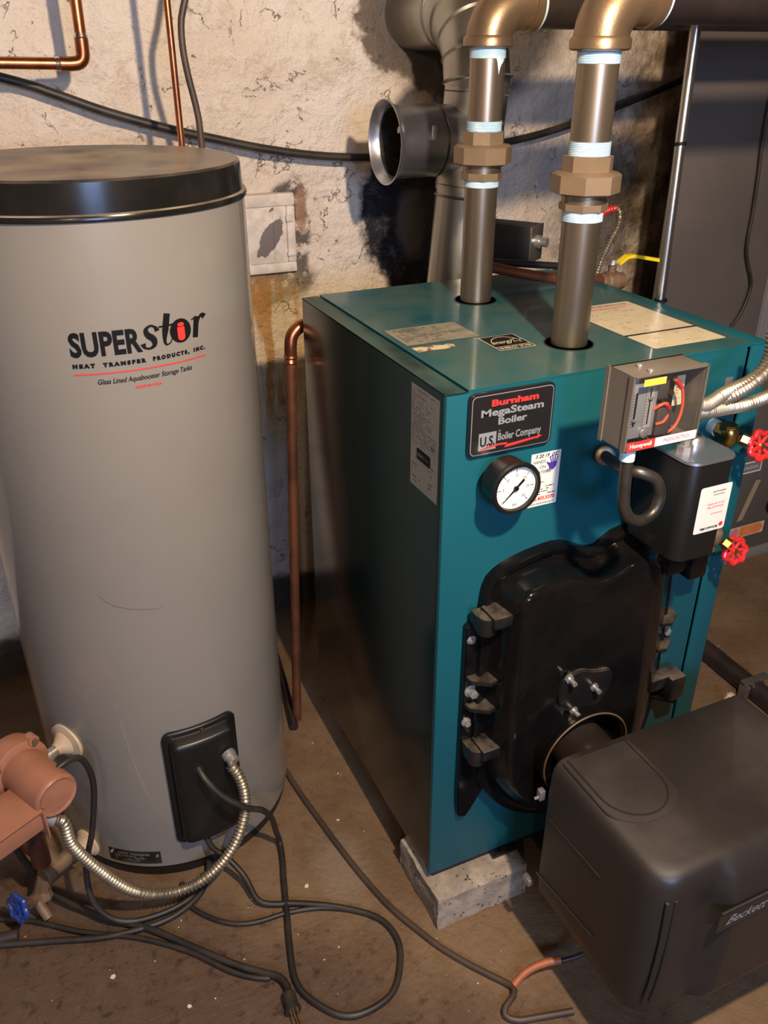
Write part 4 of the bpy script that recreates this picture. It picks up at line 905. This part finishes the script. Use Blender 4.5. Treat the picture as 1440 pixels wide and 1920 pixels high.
# ------------------------------------------------------------------ storage tank
TC = Vector((-0.386, 0.540, 0)); TR = 0.256
def tk(R):   # arc frame on the tank: x = degrees from the -Y side, y = height
    return lambda x, y, h=0.0: Vector((TC.x+(R+h)*math.sin(math.radians(x)), TC.y-(R+h)*math.cos(math.radians(x)), y))
def tank():
    t = thing('storage_tank', (TC.x, TC.y, 0), 'tall grey cylindrical hot water storage tank with a black lid, left', 'tank')
    MB().lathe([(TR-0.012, 0.0), (TR-0.006, 0.002), (TR-0.006, 0.040), (TR-0.01, 0.042)], TC, (0, 0, 1), 128).build('base_ring', 'satin', t)
    MB().lathe([(TR-0.03, 0.030), (TR-0.003, 0.030), (TR, 0.033), (TR, 1.330), (TR-0.004, 1.332)], TC, (0, 0, 1), 160).build('jacket', 'tank', t)
    MB().lathe([(TR-0.004, 1.322), (TR+0.004, 1.322), (TR+0.0045, 1.326), (TR+0.003, 1.330), (TR-0.0015, 1.332), (TR-0.004, 1.373), (TR-0.007, 1.3765), (TR-0.012, 1.3775), (TR*0.55, 1.3785), (0.07, 1.3775), (0.06, 1.374), (0.0, 1.374)], TC, (0, 0, 1), 160).build('lid', 'lid', t, angle=30)
    dg = lambda m: math.degrees(m/TR)
    F0 = tk(TR); K = dg(1.0)
    F = lambda x, y, h=0.0: F0(x*K, y, h+0.0012)      # x in metres of arc
    X = lambda deg: deg/K
    b = MB()
    b.text('SUPER', X(-19.0), 1.1335, 0.0490, F, 0, 0, width=X(23.2), bold=0.0018, spacing=1.03)
    # serif italic s, t, o, r as shaped strokes
    def stroke(pts, ws, mi=0, n=7):
        P = catmull([(p[0], p[1], 0) for p in pts], 0.002); N = len(P)
        for i in range(N-1):
            def wd(j):
                u = j/(N-1)*(len(ws)-1); k = min(int(u), len(ws)-2); return ws[k]+(ws[k+1]-ws[k])*(u-k)
            a, c = P[i], P[i+1]; d = (c-a).normalized(); q = Vector((-d.y, d.x, 0)); w0, w1 = wd(i)/2, wd(i+1)/2
            e = d*0.0003
            v = [a-q*w0-e, c-q*w1+e, c+q*w1+e, a+q*w0-e]; b.poly([(p.x, p.y) for p in v], F, 0.0001*(i % 3), mi)
    s0 = X(4.1)
    stroke([(s0+0.0255, 1.1600), (s0+0.0235, 1.1650), (s0+0.0165, 1.1690), (s0+0.0085, 1.1640), (s0+0.0105, 1.1555), (s0+0.0180, 1.1490), (s0+0.0195, 1.1400), (s0+0.0120, 1.1350), (s0+0.0040, 1.1370), (s0+0.0020, 1.1430)], [0.0075, 0.003, 0.0035, 0.0070, 0.0095, 0.0100, 0.0070, 0.0035, 0.003, 0.0085])
    t0 = X(10.0)
    stroke([(t0+0.0175, 1.1830), (t0+0.0135, 1.1650), (t0+0.0095, 1.1450), (t0+0.0115, 1.1365), (t0+0.0185, 1.1385), (t0+0.0230, 1.1470)], [0.0100, 0.0100, 0.0100, 0.0060, 0.0022, 0.0014])
    stroke([(t0+0.0025, 1.1650), (t0+0.0255, 1.1655)], [0.0026, 0.0026])
    oc = (X(18.3), 1.1535)
    b.poly([(oc[0]+0.0180*math.cos(a*math.pi/18), oc[1]+0.0185*math.sin(a*math.pi/18)) for a in range(36)], F, 0.0004, 0)
    b.poly(rrect(oc[0]-0.0062, oc[1]-0.0150, oc[0]+0.0062, oc[1]+0.0090, 0.0055), F, 0.0012, 1)
    b.poly([(oc[0]+0.0066*math.cos(a*math.pi/12), oc[1]+0.0098+0.0040*math.sin(a*math.pi/12)) for a in range(24)], F, 0.0014, 0)
    b.poly([(oc[0]+0.0056*math.cos(a*math.pi/12), oc[1]+0.0100+0.0030*math.sin(a*math.pi/12)) for a in range(24)], F, 0.0018, 1)
    r0 = X(22.2)
    stroke([(r0+0.0035, 1.1660), (r0+0.0090, 1.1680), (r0+0.0130, 1.1690)], [0.0020, 0.0020, 0.0030])
    stroke([(r0+0.0130, 1.1690), (r0+0.0105, 1.1540), (r0+0.0075, 1.1380)], [0.0095, 0.0095, 0.0095])
    stroke([(r0+0.0140, 1.1560), (r0+0.0180, 1.1660), (r0+0.0240, 1.1700), (r0+0.0285, 1.1660)], [0.0014, 0.0035, 0.0050, 0.0095])
    words = (('HEAT', -19.0, 7.2), ('TRANSFER', -9.3, 14.2), ('PRODUCTS,', 7.2, 13.6), ('INC.', 22.6, 5.0))
    for wd_, x_, w_ in words: b.text(wd_, X(x_), 1.1155, 0.0078, F, 0, 0, width=X(w_), bold=0.0007, spacing=1.6)
    Lx = [X(-19.0+46.5*i/40) for i in range(41)]
    for i in range(40): b.poly([(Lx[i], 1.1042), (Lx[i+1], 1.1042), (Lx[i+1], 1.1062), (Lx[i], 1.1062)], F, 0, 1)
    b.text('Glass Lined Aquabooster Storage Tanks', X(-11.8), 1.0885, 0.0112, F, 0, 0, width=X(33.0), shear=0.25, bold=0.0001)
    b.text('MADE IN U.S.A.', X(0.2), 1.0765, 0.0055, F, 0, 1, width=X(9.2), bold=0.0002)
    o = b.build('logo_lettering', ['ink', 'redink'], t); o['label'] = 'black and red maker lettering'
    # control cover
    Fc = tk(TR)
    def cov(k, h, rr):
        pts = rrect(-10.6+k, 0.098+k*0.0045, 22.2-k, 0.392-k*0.0045, 4.0, 6)
        out = []
        x0, x1, z0, z1 = -10.6+k, 22.2-k, 0.098+k*0.0045, 0.392-k*0.0045
        for cx, cz, a0 in ((x1-rr, z0+rr*0.0045, -90), (x1-rr, z1-rr*0.0045, 0), (x0+rr, z1-rr*0.0045, 90), (x0+rr, z0+rr*0.0045, 180)):
            for i in range(7):
                a = math.radians(a0+90*i/6); out.append((cx+rr*math.cos(a), cz+rr*0.0045*math.sin(a)))
        D = []
        for i in range(len(out)):
            a, c = Vector(out[i]), Vector(out[(i+1) % len(out)]); n = 8 if i % 7 == 6 else 1
            for j in range(n): q = a.lerp(c, j/n); D.append((q.x, q.y))
        return [Fc(x, y, h) for x, y in D]
    cc = MB().loft([cov(0, 0.0, 4), cov(0, 0.006, 4), cov(0.5, 0.008, 4), cov(2.4, 0.008, 3), cov(3.0, 0.012, 3), cov(3.8, 0.026, 2.5), cov(4.6, 0.030, 2), cov(7, 0.031, 1), cov(11, 0.0312, 0.5)]).build('control_cover', 'blackplastic', t, angle=50)
    a = Fc(6.5, 0.382, 0.008); MB().cyl(a, Fc(6.5, 0.382, 0.012), 0.004, n=12).build('cover_screw', 'brass', cc)
    MB().lathe([(0.0095, 0), (0.0125, 0.001), (0.0125, 0.003), (0.0095, 0.003)], Fc(2.0, 0.312, 0.030), Fc(2, 0, 1)-Fc(2, 0, 0), 24).build('cord_grommet', 'satin', cc)
    d = (Fc(14, 0, 1)-Fc(14, 0, 0)); a = Fc(14.3, 0.318, 0.029)
    MB().lathe([(0.014, 0), (0.014, 0.010), (0.0125, 0.012), (0.0125, 0.024)], a, d+Vector((0.1, 0, -0.4)), 20).build('conduit_connector', 'steel', cc)
    # name plate
    b = MB(); n = 10
    for i in range(n):
        x0, x1 = -44+25*i/n, -44+25*(i+1)/n; b.poly([(x0, 0.043), (x1, 0.043), (x1, 0.078), (x0, 0.078)], Fc, 0.001, 0)
    G = lambda x, y, h=0.0: Fc(x*K, y, h+0.0013)
    b.text('HEAT TRANSFER', X(-39), 0.066, 0.008, G, 0, 1, width=X(15)); bars(b, G, X(-41), 0.047, X(-22), 0.064, 4, 0.0, 1, 3, 0.8, 0.3)
    o = b.build('name_plate', ['darkmetal', 'silverlabel'], t)
    for x in (-42.5, -20.5): MB().cyl(Fc(x, 0.067, 0.001), Fc(x, 0.067, 0.004), 0.003, n=10).build('rivet', 'steel', t)
    # escutcheons with nipples
    for dg_, z in ((-55.6, 0.345), (-57.5, 0.058)):
        d = (Fc(dg_, 0, 1)-Fc(dg_, 0, 0)); a = Fc(dg_, z, 0)
        es = MB().lathe([(0.040 if z > 0.2 else 0.032, -0.004), (0.040 if z > 0.2 else 0.032, 0.003), (0.026, 0.007), (0.014, 0.022), (0.012, 0.028), (0.0, 0.028)], a, d, 40).build('escutcheon', 'ivory', t)
        MB().lathe([(0.0115, 0.015), (0.0115, 0.040), (0.014, 0.042), (0.014, 0.056), (0.0115, 0.058)] if z > 0.2 else [(0.0115, 0.015), (0.0115, 0.050)], a, d, 12).build('nipple', 'steel' if z > 0.2 else 'oldcopper', es)
    # scratch
    b = MB()
    P = [(-25, 0.712), (-23, 0.700), (-19, 0.688), (-14, 0.680), (-9, 0.676), (-4, 0.672), (-2, 0.676)]
    for i in range(len(P)-1): b.poly([(P[i][0], P[i][1]), (P[i+1][0], P[i+1][1]), (P[i+1][0], P[i+1][1]+0.0007), (P[i][0], P[i][1]+0.0007)], Fc, 0.0008, 0)
    b.build('scratch', 'scuff', t)
    b = MB(); b.box((0, 0, 0), (0.004, 0.004, 1.28), 0.001, X=Matrix.Translation(Fc(-96, 0.035, 0.0)))
    b.build('jacket_seam', 'tank', t)
tank()

# ------------------------------------------------------------------ pump and valves at the tank foot
def pump():
    t = thing('circulator_pump', (-0.65, 0.27, 0.30), 'terracotta painted circulator pump at the foot of the grey tank', 'pump')
    cap = Vector((-0.622, 0.196, 0.395)); fl = Vector((-0.676, 0.296, 0.395)); d = (cap-fl).normalized()
    MB().lathe([(0.040, -0.006), (0.0405, 0.0), (0.0405, 0.098), (0.0395, 0.103), (0.036, 0.107), (0.033, 0.106), (0.031, 0.1045), (0.0, 0.1045)], fl, d, 48).build('motor_housing', 'terra', t)
    b = MB().lathe([(0.030, -0.050), (0.050, -0.045), (0.056, -0.025), (0.054, -0.012), (0.054, -0.004), (0.044, 0.0)], fl, d, 40)
    u, v, w = frame_of(d)
    for k in range(4):
        a = math.radians(45+90*k+10); c = fl+(u*math.cos(a)+v*math.sin(a))*0.055; b.cyl(c-d*0.016, c+d*0.002, 0.010, n=16)
    b.build('volute', 'terra', t)
    for k in range(4):
        a = math.radians(45+90*k+10); c = fl+(u*math.cos(a)+v*math.sin(a))*0.055; MB().cyl(c+d*0.002, c+d*0.009, 0.0055, n=6).build('volute_bolt', 'oldbrass', t)
    # terminal box
    X = Matrix.Translation((-0.706, 0.213, 0.368)) @ Matrix.Rotation(math.atan2(d.y, d.x)+math.pi/2, 4, 'Z')
    MB().box((-0.055, -0.043, -0.024), (0.032, 0.040, 0.024), 0.002, X=X).build('terminal_box', 'terra', t)
    MB().box((0.0325, -0.052, -0.042), (0.0360, 0.038, 0.0255), 0.0012, X=X).box((-0.056, -0.052, 0.022), (0.036, 0.038, 0.0255), 0.0012, X=X).build('box_cover', 'terra', t)
    p = X @ Vector((0.034, -0.020, -0.012)); e = Vector((0.78, -0.05, -0.52)).normalized()
    MB().cyl(p, p+e*0.012, 0.0145, n=10).cyl(p+e*0.010, p+e*0.030, 0.0125, n=20).build('conduit_connector', 'steel', t)
    MB().cyl((-0.684, 0.318, 0.395), (-0.690, 0.330, 0.12), 0.018).build('flanged_leg', 'oldcopper', t)
    return p+e*0.028
pe = pump()
o = flexmb([pe, pe+Vector((0.016, -0.002, -0.014)), (-0.622, 0.205, 0.270), (-0.590, 0.205, 0.190), (-0.545, 0.205, 0.110), (-0.495, 0.205, 0.068), (-0.440, 0.200, 0.062), (-0.385, 0.196, 0.085), (-0.337, 0.198, 0.135), (-0.306, 0.214, 0.190), (-0.298, 0.228, 0.235), (-0.304, 0.240, 0.275), (-0.315, 0.248, 0.298)], 0.0098, 0.0078, 16, 0.15).build('flexible_conduit', 'flex')
tag(o, 'ribbed metal conduit looping from the pump to the tank control cover', 'conduit')
def low_fittings():
    t = thing('drain_tee', (-0.68, 0.34, 0.03), 'crusted bronze tee fitting low beside the tank under the pump', 'fitting')
    b = MB().lathe([(0.018, 0), (0.021, 0.003), (0.021, 0.016), (0.017, 0.018), (0.017, 0.060), (0.021, 0.062), (0.021, 0.078), (0.018, 0.080)], (-0.694, 0.325, 0.085), (0.72, 0.50, -0.05), 20)
    b.cyl((-0.668, 0.343, 0.085), (-0.680, 0.373, 0.100), 0.016, n=20).cyl((-0.690, 0.330, 0.08), (-0.706, 0.322, 0.045), 0.017, n=8).lathe([(0.016, 0), (0.019, 0.004), (0.019, 0.022), (0.014, 0.026)], (-0.705, 0.325, 0.055), (0.1, -0.3, -0.9), 8)
    b.build('tee_body', 'oldbrass', t)
    tag(MB().tube(catmull([(-0.90, 0.54, 0.10), (-0.766, 0.468, 0.100), (-0.693, 0.372, 0.095)], 0.02), 0.0125, 16).build('copper_pipe', 'oldcopper'), 'dull copper pipe entering the bronze tee from the left edge', 'pipe')
    t = thing('drain_valve', (-0.72, 0.31, 0.02), 'small drain valve with blue handwheel on the floor at lower left', 'valve')
    MB().cyl((-0.706, 0.322, 0.040), (-0.728, 0.302, 0.055), 0.012, n=12).cyl((-0.728, 0.302, 0.055), (-0.742, 0.285, 0.072), 0.006, n=12).cyl((-0.715, 0.31, 0.045), (-0.700, 0.285, 0.015), 0.010, n=12).build('valve_body', 'oldbrass', t)
    handwheel(MB(), (-0.746, 0.280, 0.076), (-0.85, -0.55, 0.30), 0.024, lobes=6).build('handwheel', 'blue', t)
    tag(MB().tube([(-0.80, 0.28, 0.012), (-0.772, 0.275, 0.014), (-0.758, 0.272, 0.014)], 0.011, 12).build('hose_end', 'rubber'), 'black hose end on the floor below the blue handwheel', 'hose')
low_fittings()

# ------------------------------------------------------------------ cords
def cord(name, P, r, label, mt='rubber', cat='cord', step=0.012, group=None):
    return tag(MB().tube(catmull(P, step), r, 12).build(name, mt), label, cat, group)
FC = tk(TR)
t = thing('power_cord', (-0.25, 0.1, 0.0), 'black power cord from the tank control cover, looping on the floor to a plug', 'cord')
P = [FC(2.0, 0.312, 0.030), FC(3.0, 0.300, 0.050), (-0.345, 0.215, 0.262), (-0.305, 0.205, 0.222), (-0.265, 0.225, 0.175), (-0.243, 0.245, 0.120), (-0.232, 0.262, 0.060), (-0.224, 0.270, 0.016), (-0.232, 0.228, 0.008), (-0.246, 0.178, 0.008), (-0.266, 0.100, 0.008), (-0.284, 0.030, 0.008), (-0.296, -0.035, 0.008), (-0.285, -0.080, 0.007), (-0.244, -0.133, 0.007), (-0.197, -0.146, 0.007), (-0.143, -0.134, 0.007), (-0.107, -0.093, 0.007), (-0.088, -0.041, 0.007), (-0.102, 0.016, 0.007), (-0.161, 0.070, 0.007), (-0.236, 0.114, 0.008), (-0.280, 0.131, 0.009), (-0.303, 0.143, 0.012), (-0.314, 0.160, 0.018), (-0.322, 0.200, 0.035), (-0.345, 0.238, 0.060), (-0.368, 0.256, 0.080), (-0.378, 0.268, 0.108)]
MB().tube(catmull(P, 0.010), 0.0062, 12).build('cable', 'rubber', t)
P = [(-0.83, 0.56, 0.06), (-0.760, 0.480, 0.062), (-0.722, 0.405, 0.040), (-0.680, 0.325, 0.022), (-0.620, 0.262, 0.012), (-0.591, 0.235, 0.010), (-0.520, 0.180, 0.008), (-0.454, 0.108, 0.008), (-0.390, 0.040, 0.008), (-0.345, 0.000, 0.009), (-0.322, -0.022, 0.012), (-0.315, -0.045, 0.013), (-0.318, -0.060, 0.013)]
t = thing('extension_cord', (-0.45, 0.1, 0.0), 'black cord crossing the near left floor and ending in a three-pin plug', 'cord')
MB().tube(catmull(P, 0.010), 0.0068, 12).build('cable', 'rubber', t)
MB().lathe([(0.008, 0), (0.0125, 0.006), (0.0125, 0.030), (0.0145, 0.034), (0.0145, 0.040), (0.0, 0.041)], (-0.3175, -0.055, 0.015), (-0.05, -1, -0.06), 16).build('plug', 'rubber', t)
for dx, dz in ((-0.006, 0.002), (0.006, 0.002), (0.0, -0.006)):
    MB().box((-0.3205+dx, -0.118, 0.013+dz-0.002), (-0.3185+dx, -0.094, 0.013+dz+0.002)).build('plug_pin', 'brass', t)
cord('cable_run', [(-0.792, 0.268, 0.008), (-0.697, 0.234, 0.008), (-0.601, 0.200, 0.008), (-0.510, 0.188, 0.008), (-0.455, 0.196, 0.008), (-0.408, 0.222, 0.010), (-0.384, 0.262, 0.014), (-0.376, 0.292, 0.016)], 0.0062, 'black cable sagging across the floor below the ribbed conduit', cat='cable')
cord('cable_run', [(-0.86, 0.36, 0.008), (-0.741, 0.303, 0.008), (-0.647, 0.233, 0.008), (-0.545, 0.172, 0.007), (-0.465, 0.105, 0.007), (-0.40, 0.030, 0.007), (-0.36, -0.002, 0.006), (-0.338, -0.012, 0.006)], 0.0052, 'thin black cable converging with the plugged cord on the near left floor', cat='cable')
cord('cable_run', [(-0.700, 0.330, 0.17), (-0.672, 0.245, 0.31), (-0.640, 0.235, 0.405), (-0.600, 0.250, 0.425), (-0.575, 0.270, 0.400), (-0.566, 0.272, 0.335), (-0.585, 0.262, 0.235), (-0.612, 0.258, 0.14), (-0.610, 0.235, 0.065), (-0.570, 0.213, 0.020), (-0.500, 0.205, 0.010), (-0.430, 0.218, 0.010), (-0.395, 0.258, 0.014)], 0.0058, 'black cable arching round behind the terracotta pump to the floor', cat='cable')
cord('cable_run', [(-0.440, 0.262, 0.006), (-0.446, 0.240, 0.006), (-0.442, 0.214, 0.006), (-0.427, 0.183, 0.006), (-0.394, 0.145, 0.006), (-0.357, 0.120, 0.006), (-0.315, 0.109, 0.006), (-0.271, 0.106, 0.006), (-0.215, 0.094, 0.005), (-0.175, 0.076, 0.005), (-0.145, 0.058, 0.005)], 0.005, 'short black cable curling on the floor in front of the tank', cat='cable')
cord('floor_hose', [(-0.142, 0.475, 0.006), (-0.135, 0.398, 0.006), (-0.121, 0.296, 0.006), (-0.107, 0.202, 0.006), (-0.092, 0.120, 0.006), (-0.071, 0.033, 0.006), (-0.039, -0.047, 0.006), (-0.017, -0.094, 0.006), (0.014, -0.144, 0.006), (0.039, -0.179, 0.006), (0.058, -0.205, 0.007), (0.064, -0.219, 0.010), (0.056, -0.233, 0.012), (0.034, -0.243, 0.010), (0.024, -0.256, 0.007), (0.040, -0.272, 0.006), (0.077, -0.283, 0.006), (0.14, -0.30, 0.006)], 0.0062, 'dusty dark oil line running over the floor between tank and boiler', 'brownrubber', 'hose')
cord('oil_line_sheath', [(0.066, -0.217, 0.012), (0.085, -0.212, 0.020), (0.108, -0.210, 0.026), (0.140, -0.214, 0.030), (0.164, -0.222, 0.032)], 0.0075, 'short orange sheathed line going under the burner', 'sheath', 'pipe')
cord('oil_line', [(0.160, -0.222, 0.032), (0.185, -0.230, 0.036), (0.22, -0.240, 0.060), (0.25, -0.25, 0.16)], 0.0045, 'thin black line entering the burner underside past the orange sheath', 'rubber', 'pipe')

# cables and pipes on the wall
cord('wall_cable', [(-0.90, 1.075, 1.60), (-0.457, 1.075, 1.484), (-0.36, 1.075, 1.453), (-0.258, 1.075, 1.416), (-0.138, 1.075, 1.381), (-0.033, 1.075, 1.356), (0.091, 1.075, 1.329), (0.223, 1.075, 1.309), (0.349, 1.075, 1.301), (0.55, 1.075, 1.303), (0.761, 1.075, 1.322), (0.926, 1.075, 1.352), (1.095, 1.075, 1.397), (1.288, 1.075, 1.453), (1.6, 1.075, 1.55)], 0.0095, 'long black cable swagged across the whitewashed wall', cat='cable')
def wall_pipes():
    t = thing('copper_water_pipe', (-0.45, 0.95, 1.5), 'bright copper pipe turning a corner at the upper left of the wall', 'pipe')
    MB().cyl((-0.95, 0.95, 1.520), (-0.330, 0.95, 1.5085), 0.0108, n=20).cyl((-0.3045, 0.95, 1.530), (-0.300, 0.95, 1.95), 0.0108, n=20).build('tube', 'copper', t)
    MB().tube(catmull([(-0.350, 0.95, 1.5088), (-0.330, 0.95, 1.5085), (-0.314, 0.95, 1.511), (-0.306, 0.95, 1.520), (-0.3045, 0.95, 1.535), (-0.3042, 0.95, 1.552)], 0.004), 0.0130, 18).build('elbow_fitting', 'copper', t)
    MB().lathe([(0.0115, 0), (0.0135, 0.003), (0.0115, 0.010)], (-0.349, 0.95, 1.5088), (-1, 0, 0), 20).lathe([(0.0115, 0), (0.0135, 0.003), (0.0115, 0.010)], (-0.3042, 0.95, 1.551), (0, 0, 1), 20).build('solder_joint', 'solder', t)
    tag(MB().tube([(-0.150, 0.865, 1.00), (-0.150, 0.865, 2.0)], 0.0066, 14).build('copper_tube', 'copper'), 'slim straight copper tube dropping behind the tank lid', 'pipe')
    tag(MB().tube(catmull([(-0.108, 0.865, 1.10), (-0.110, 0.865, 1.36), (-0.112, 0.865, 1.42), (-0.124, 0.865, 1.49), (-0.129, 0.865, 1.54), (-0.126, 0.865, 1.585), (-0.112, 0.865, 1.625), (-0.09, 0.865, 1.70)], 0.015), 0.0066, 14).build('brown_tube', 'brownrubber'), 'wavy dark brown tube dropping behind the tank lid', 'tube')
wall_pipes()

# ------------------------------------------------------------------ right side: conduit, cabinet
def right_side():
    t = thing('metal_conduit', (0.632, 0.30, 1.08), 'slim shiny metal conduit rising past the boiler right edge', 'conduit')
    MB().cyl((0.632, 0.29, 1.00), (0.638, 0.31, 1.385), 0.0098, n=24).cyl((0.638, 0.31, 1.385), (0.640, 0.318, 1.60), 0.0098, n=24).build('tube', 'emt', t)
    MB().cyl((0.638, 0.309, 1.378), (0.638, 0.310, 1.384), 0.0108, n=24).cyl((0.6335, 0.293, 1.098), (0.6335, 0.293, 1.103), 0.0125, n=24).build('marker_ring', 'ink', t)
    t = thing('furnace_cabinet', (1.4, 0.95, 0.0), 'tall dark grey metal cabinet standing behind the boiler at the right', 'cabinet')
    MB().box((1.050, 0.762, 0.0), (1.445, 0.780, 1.95), 0.003).build('front_sheet', 'greypanel', t)
    MB().box((1.36, 0.775, 0.0), (1.46, 1.10, 1.95), 0.003).box((1.50, 0.762, 0.02), (2.2, 1.10, 1.95), 0.003).build('casing', 'greypanel', t)
    MB().box((1.445, 0.768, 0.0), (1.50, 1.10, 1.95)).box((1.452, 0.758, 0.0), (1.462, 0.77, 1.95), 0.001).build('corner_trim', 'greytrim', t)
    MB().box((1.30, 0.752, 0.0), (2.2, 1.10, 0.035), 0.002).build('plinth', 'greytrim', t)
    F = FRONT(0.7615)
    b = MB().rect(1.505, 0.335, 1.592, 0.376, F, 0, 0).rect(1.510, 0.340, 1.587, 0.371, F, 0.0003, 1).text('CAUTION', 1.516, 0.350, 0.014, F, 0.0006, 0, width=0.06)
    b.build('warning_label', ['white', 'greytrim'], t)
    b = MB().poly(rrect(1.510, 0.090, 1.668, 0.134, 0.004), F, 0, 0)
    b.poly([(1.560, 0.094), (1.650, 0.094), (1.663, 0.112), (1.650, 0.130), (1.560, 0.130)], F, 0.0003, 1)
    b.poly([(1.538+0.018*math.cos(a*math.pi/12), 0.112+0.018*math.sin(a*math.pi/12)) for a in range(24)], F, 0.0006, 2)
    bars(b, F, 1.58, 0.098, 1.648, 0.126, 4, 0.0006, 0, 3, 0.8, 0.3)
    b.build('arrow_label', ['cream', 'orangeink', 'pinkink'], t)
    MB().poly([(1.535, 0.155), (1.560, 0.160), (1.605, 0.300), (1.582, 0.302)], F, 0.0003, 0).build('tape_strip', 'tape', t)
    MB().cyl((1.685, 0.762, 0.19), (1.685, 0.735, 0.19), 0.03, n=24, bev=0.004).cyl((1.68, 0.762, 0.26), (1.68, 0.745, 0.26), 0.018).build('knob', 'blackplastic', t)
    cord('hanging_cord', [(1.31, 0.745, 1.70), (1.303, 0.745, 1.378), (1.313, 0.745, 1.245), (1.319, 0.745, 1.152), (1.320, 0.745, 1.083), (1.328, 0.745, 1.041), (1.358, 0.745, 0.981), (1.366, 0.745, 0.945), (1.350, 0.745, 0.885), (1.318, 0.745, 0.838), (1.25, 0.745, 0.75)], 0.0042, 'thin black cord hanging down the dark grey cabinet face')
    o = MB().tube(catmull([(1.08, 0.62, 0.028), (1.091, 0.401, 0.028), (1.088, 0.312, 0.028), (1.087, 0.163, 0.028), (1.08, -0.05, 0.028)], 0.03), 0.027, 16).build('black_floor_pipe', 'header'); tag(o, 'thick black pipe lying on the floor right of the boiler', 'pipe')
    tag(MB().box((1.045, 0.205, 0.050), (1.130, 0.225, 0.062), 0.003).box((1.045, 0.195, 0.0), (1.055, 0.225, 0.058), 0.002).build('pipe_strap', 'galv'), 'silver strap bracket over the black floor pipe', 'bracket')
    tag(MB().lathe([(0.010, 0)]+[(0.0125 if i % 2 else 0.0105, 0.002+0.0025*i) for i in range(14)]+[(0.008, 0.040)], (0.985, 0.205, 0.012), (0.15, -0.1, 0.6), 20).build('threaded_fitting', 'ivory'), 'small ribbed white fitting on the floor just behind the burner', 'fitting')
right_side()

# paint chips and grit
b = MB(); rnd = random.Random(4)
for i in range(130):
    x, y = rnd.uniform(-0.75, 0.15), rnd.uniform(-0.35, 0.6)
    if i > 100: x, y = rnd.uniform(0.7, 1.3), rnd.uniform(0.0, 0.8)
    s = rnd.uniform(0.0008, 0.0022) if i % 12 else rnd.uniform(0.003, 0.006)
    if (Vector((x, y))-Vector((TC.x, TC.y))).length < TR+0.02: continue
    if x > -0.01 and y > -0.06 and x < 0.6: continue
    n = 5; a0 = rnd.random()*6
    ring = [(x+s*rnd.uniform(0.6, 1.2)*math.cos(a0+2*math.pi*k/n), y+s*rnd.uniform(0.6, 1.2)*math.sin(a0+2*math.pi*k/n)) for k in range(n)]
    b.add([(p[0], p[1], 0.0002) for p in ring]+[(p[0], p[1], 0.0012) for p in ring], [tuple(range(n, 2*n))]+[(k, (k+1) % n, n+(k+1) % n, n+k) for k in range(n)], 0, False)
o = b.build('paint_chips', 'chips'); o['kind'] = 'stuff'; tag(o, 'scattered pale paint chips and grit on the brown floor', 'debris')
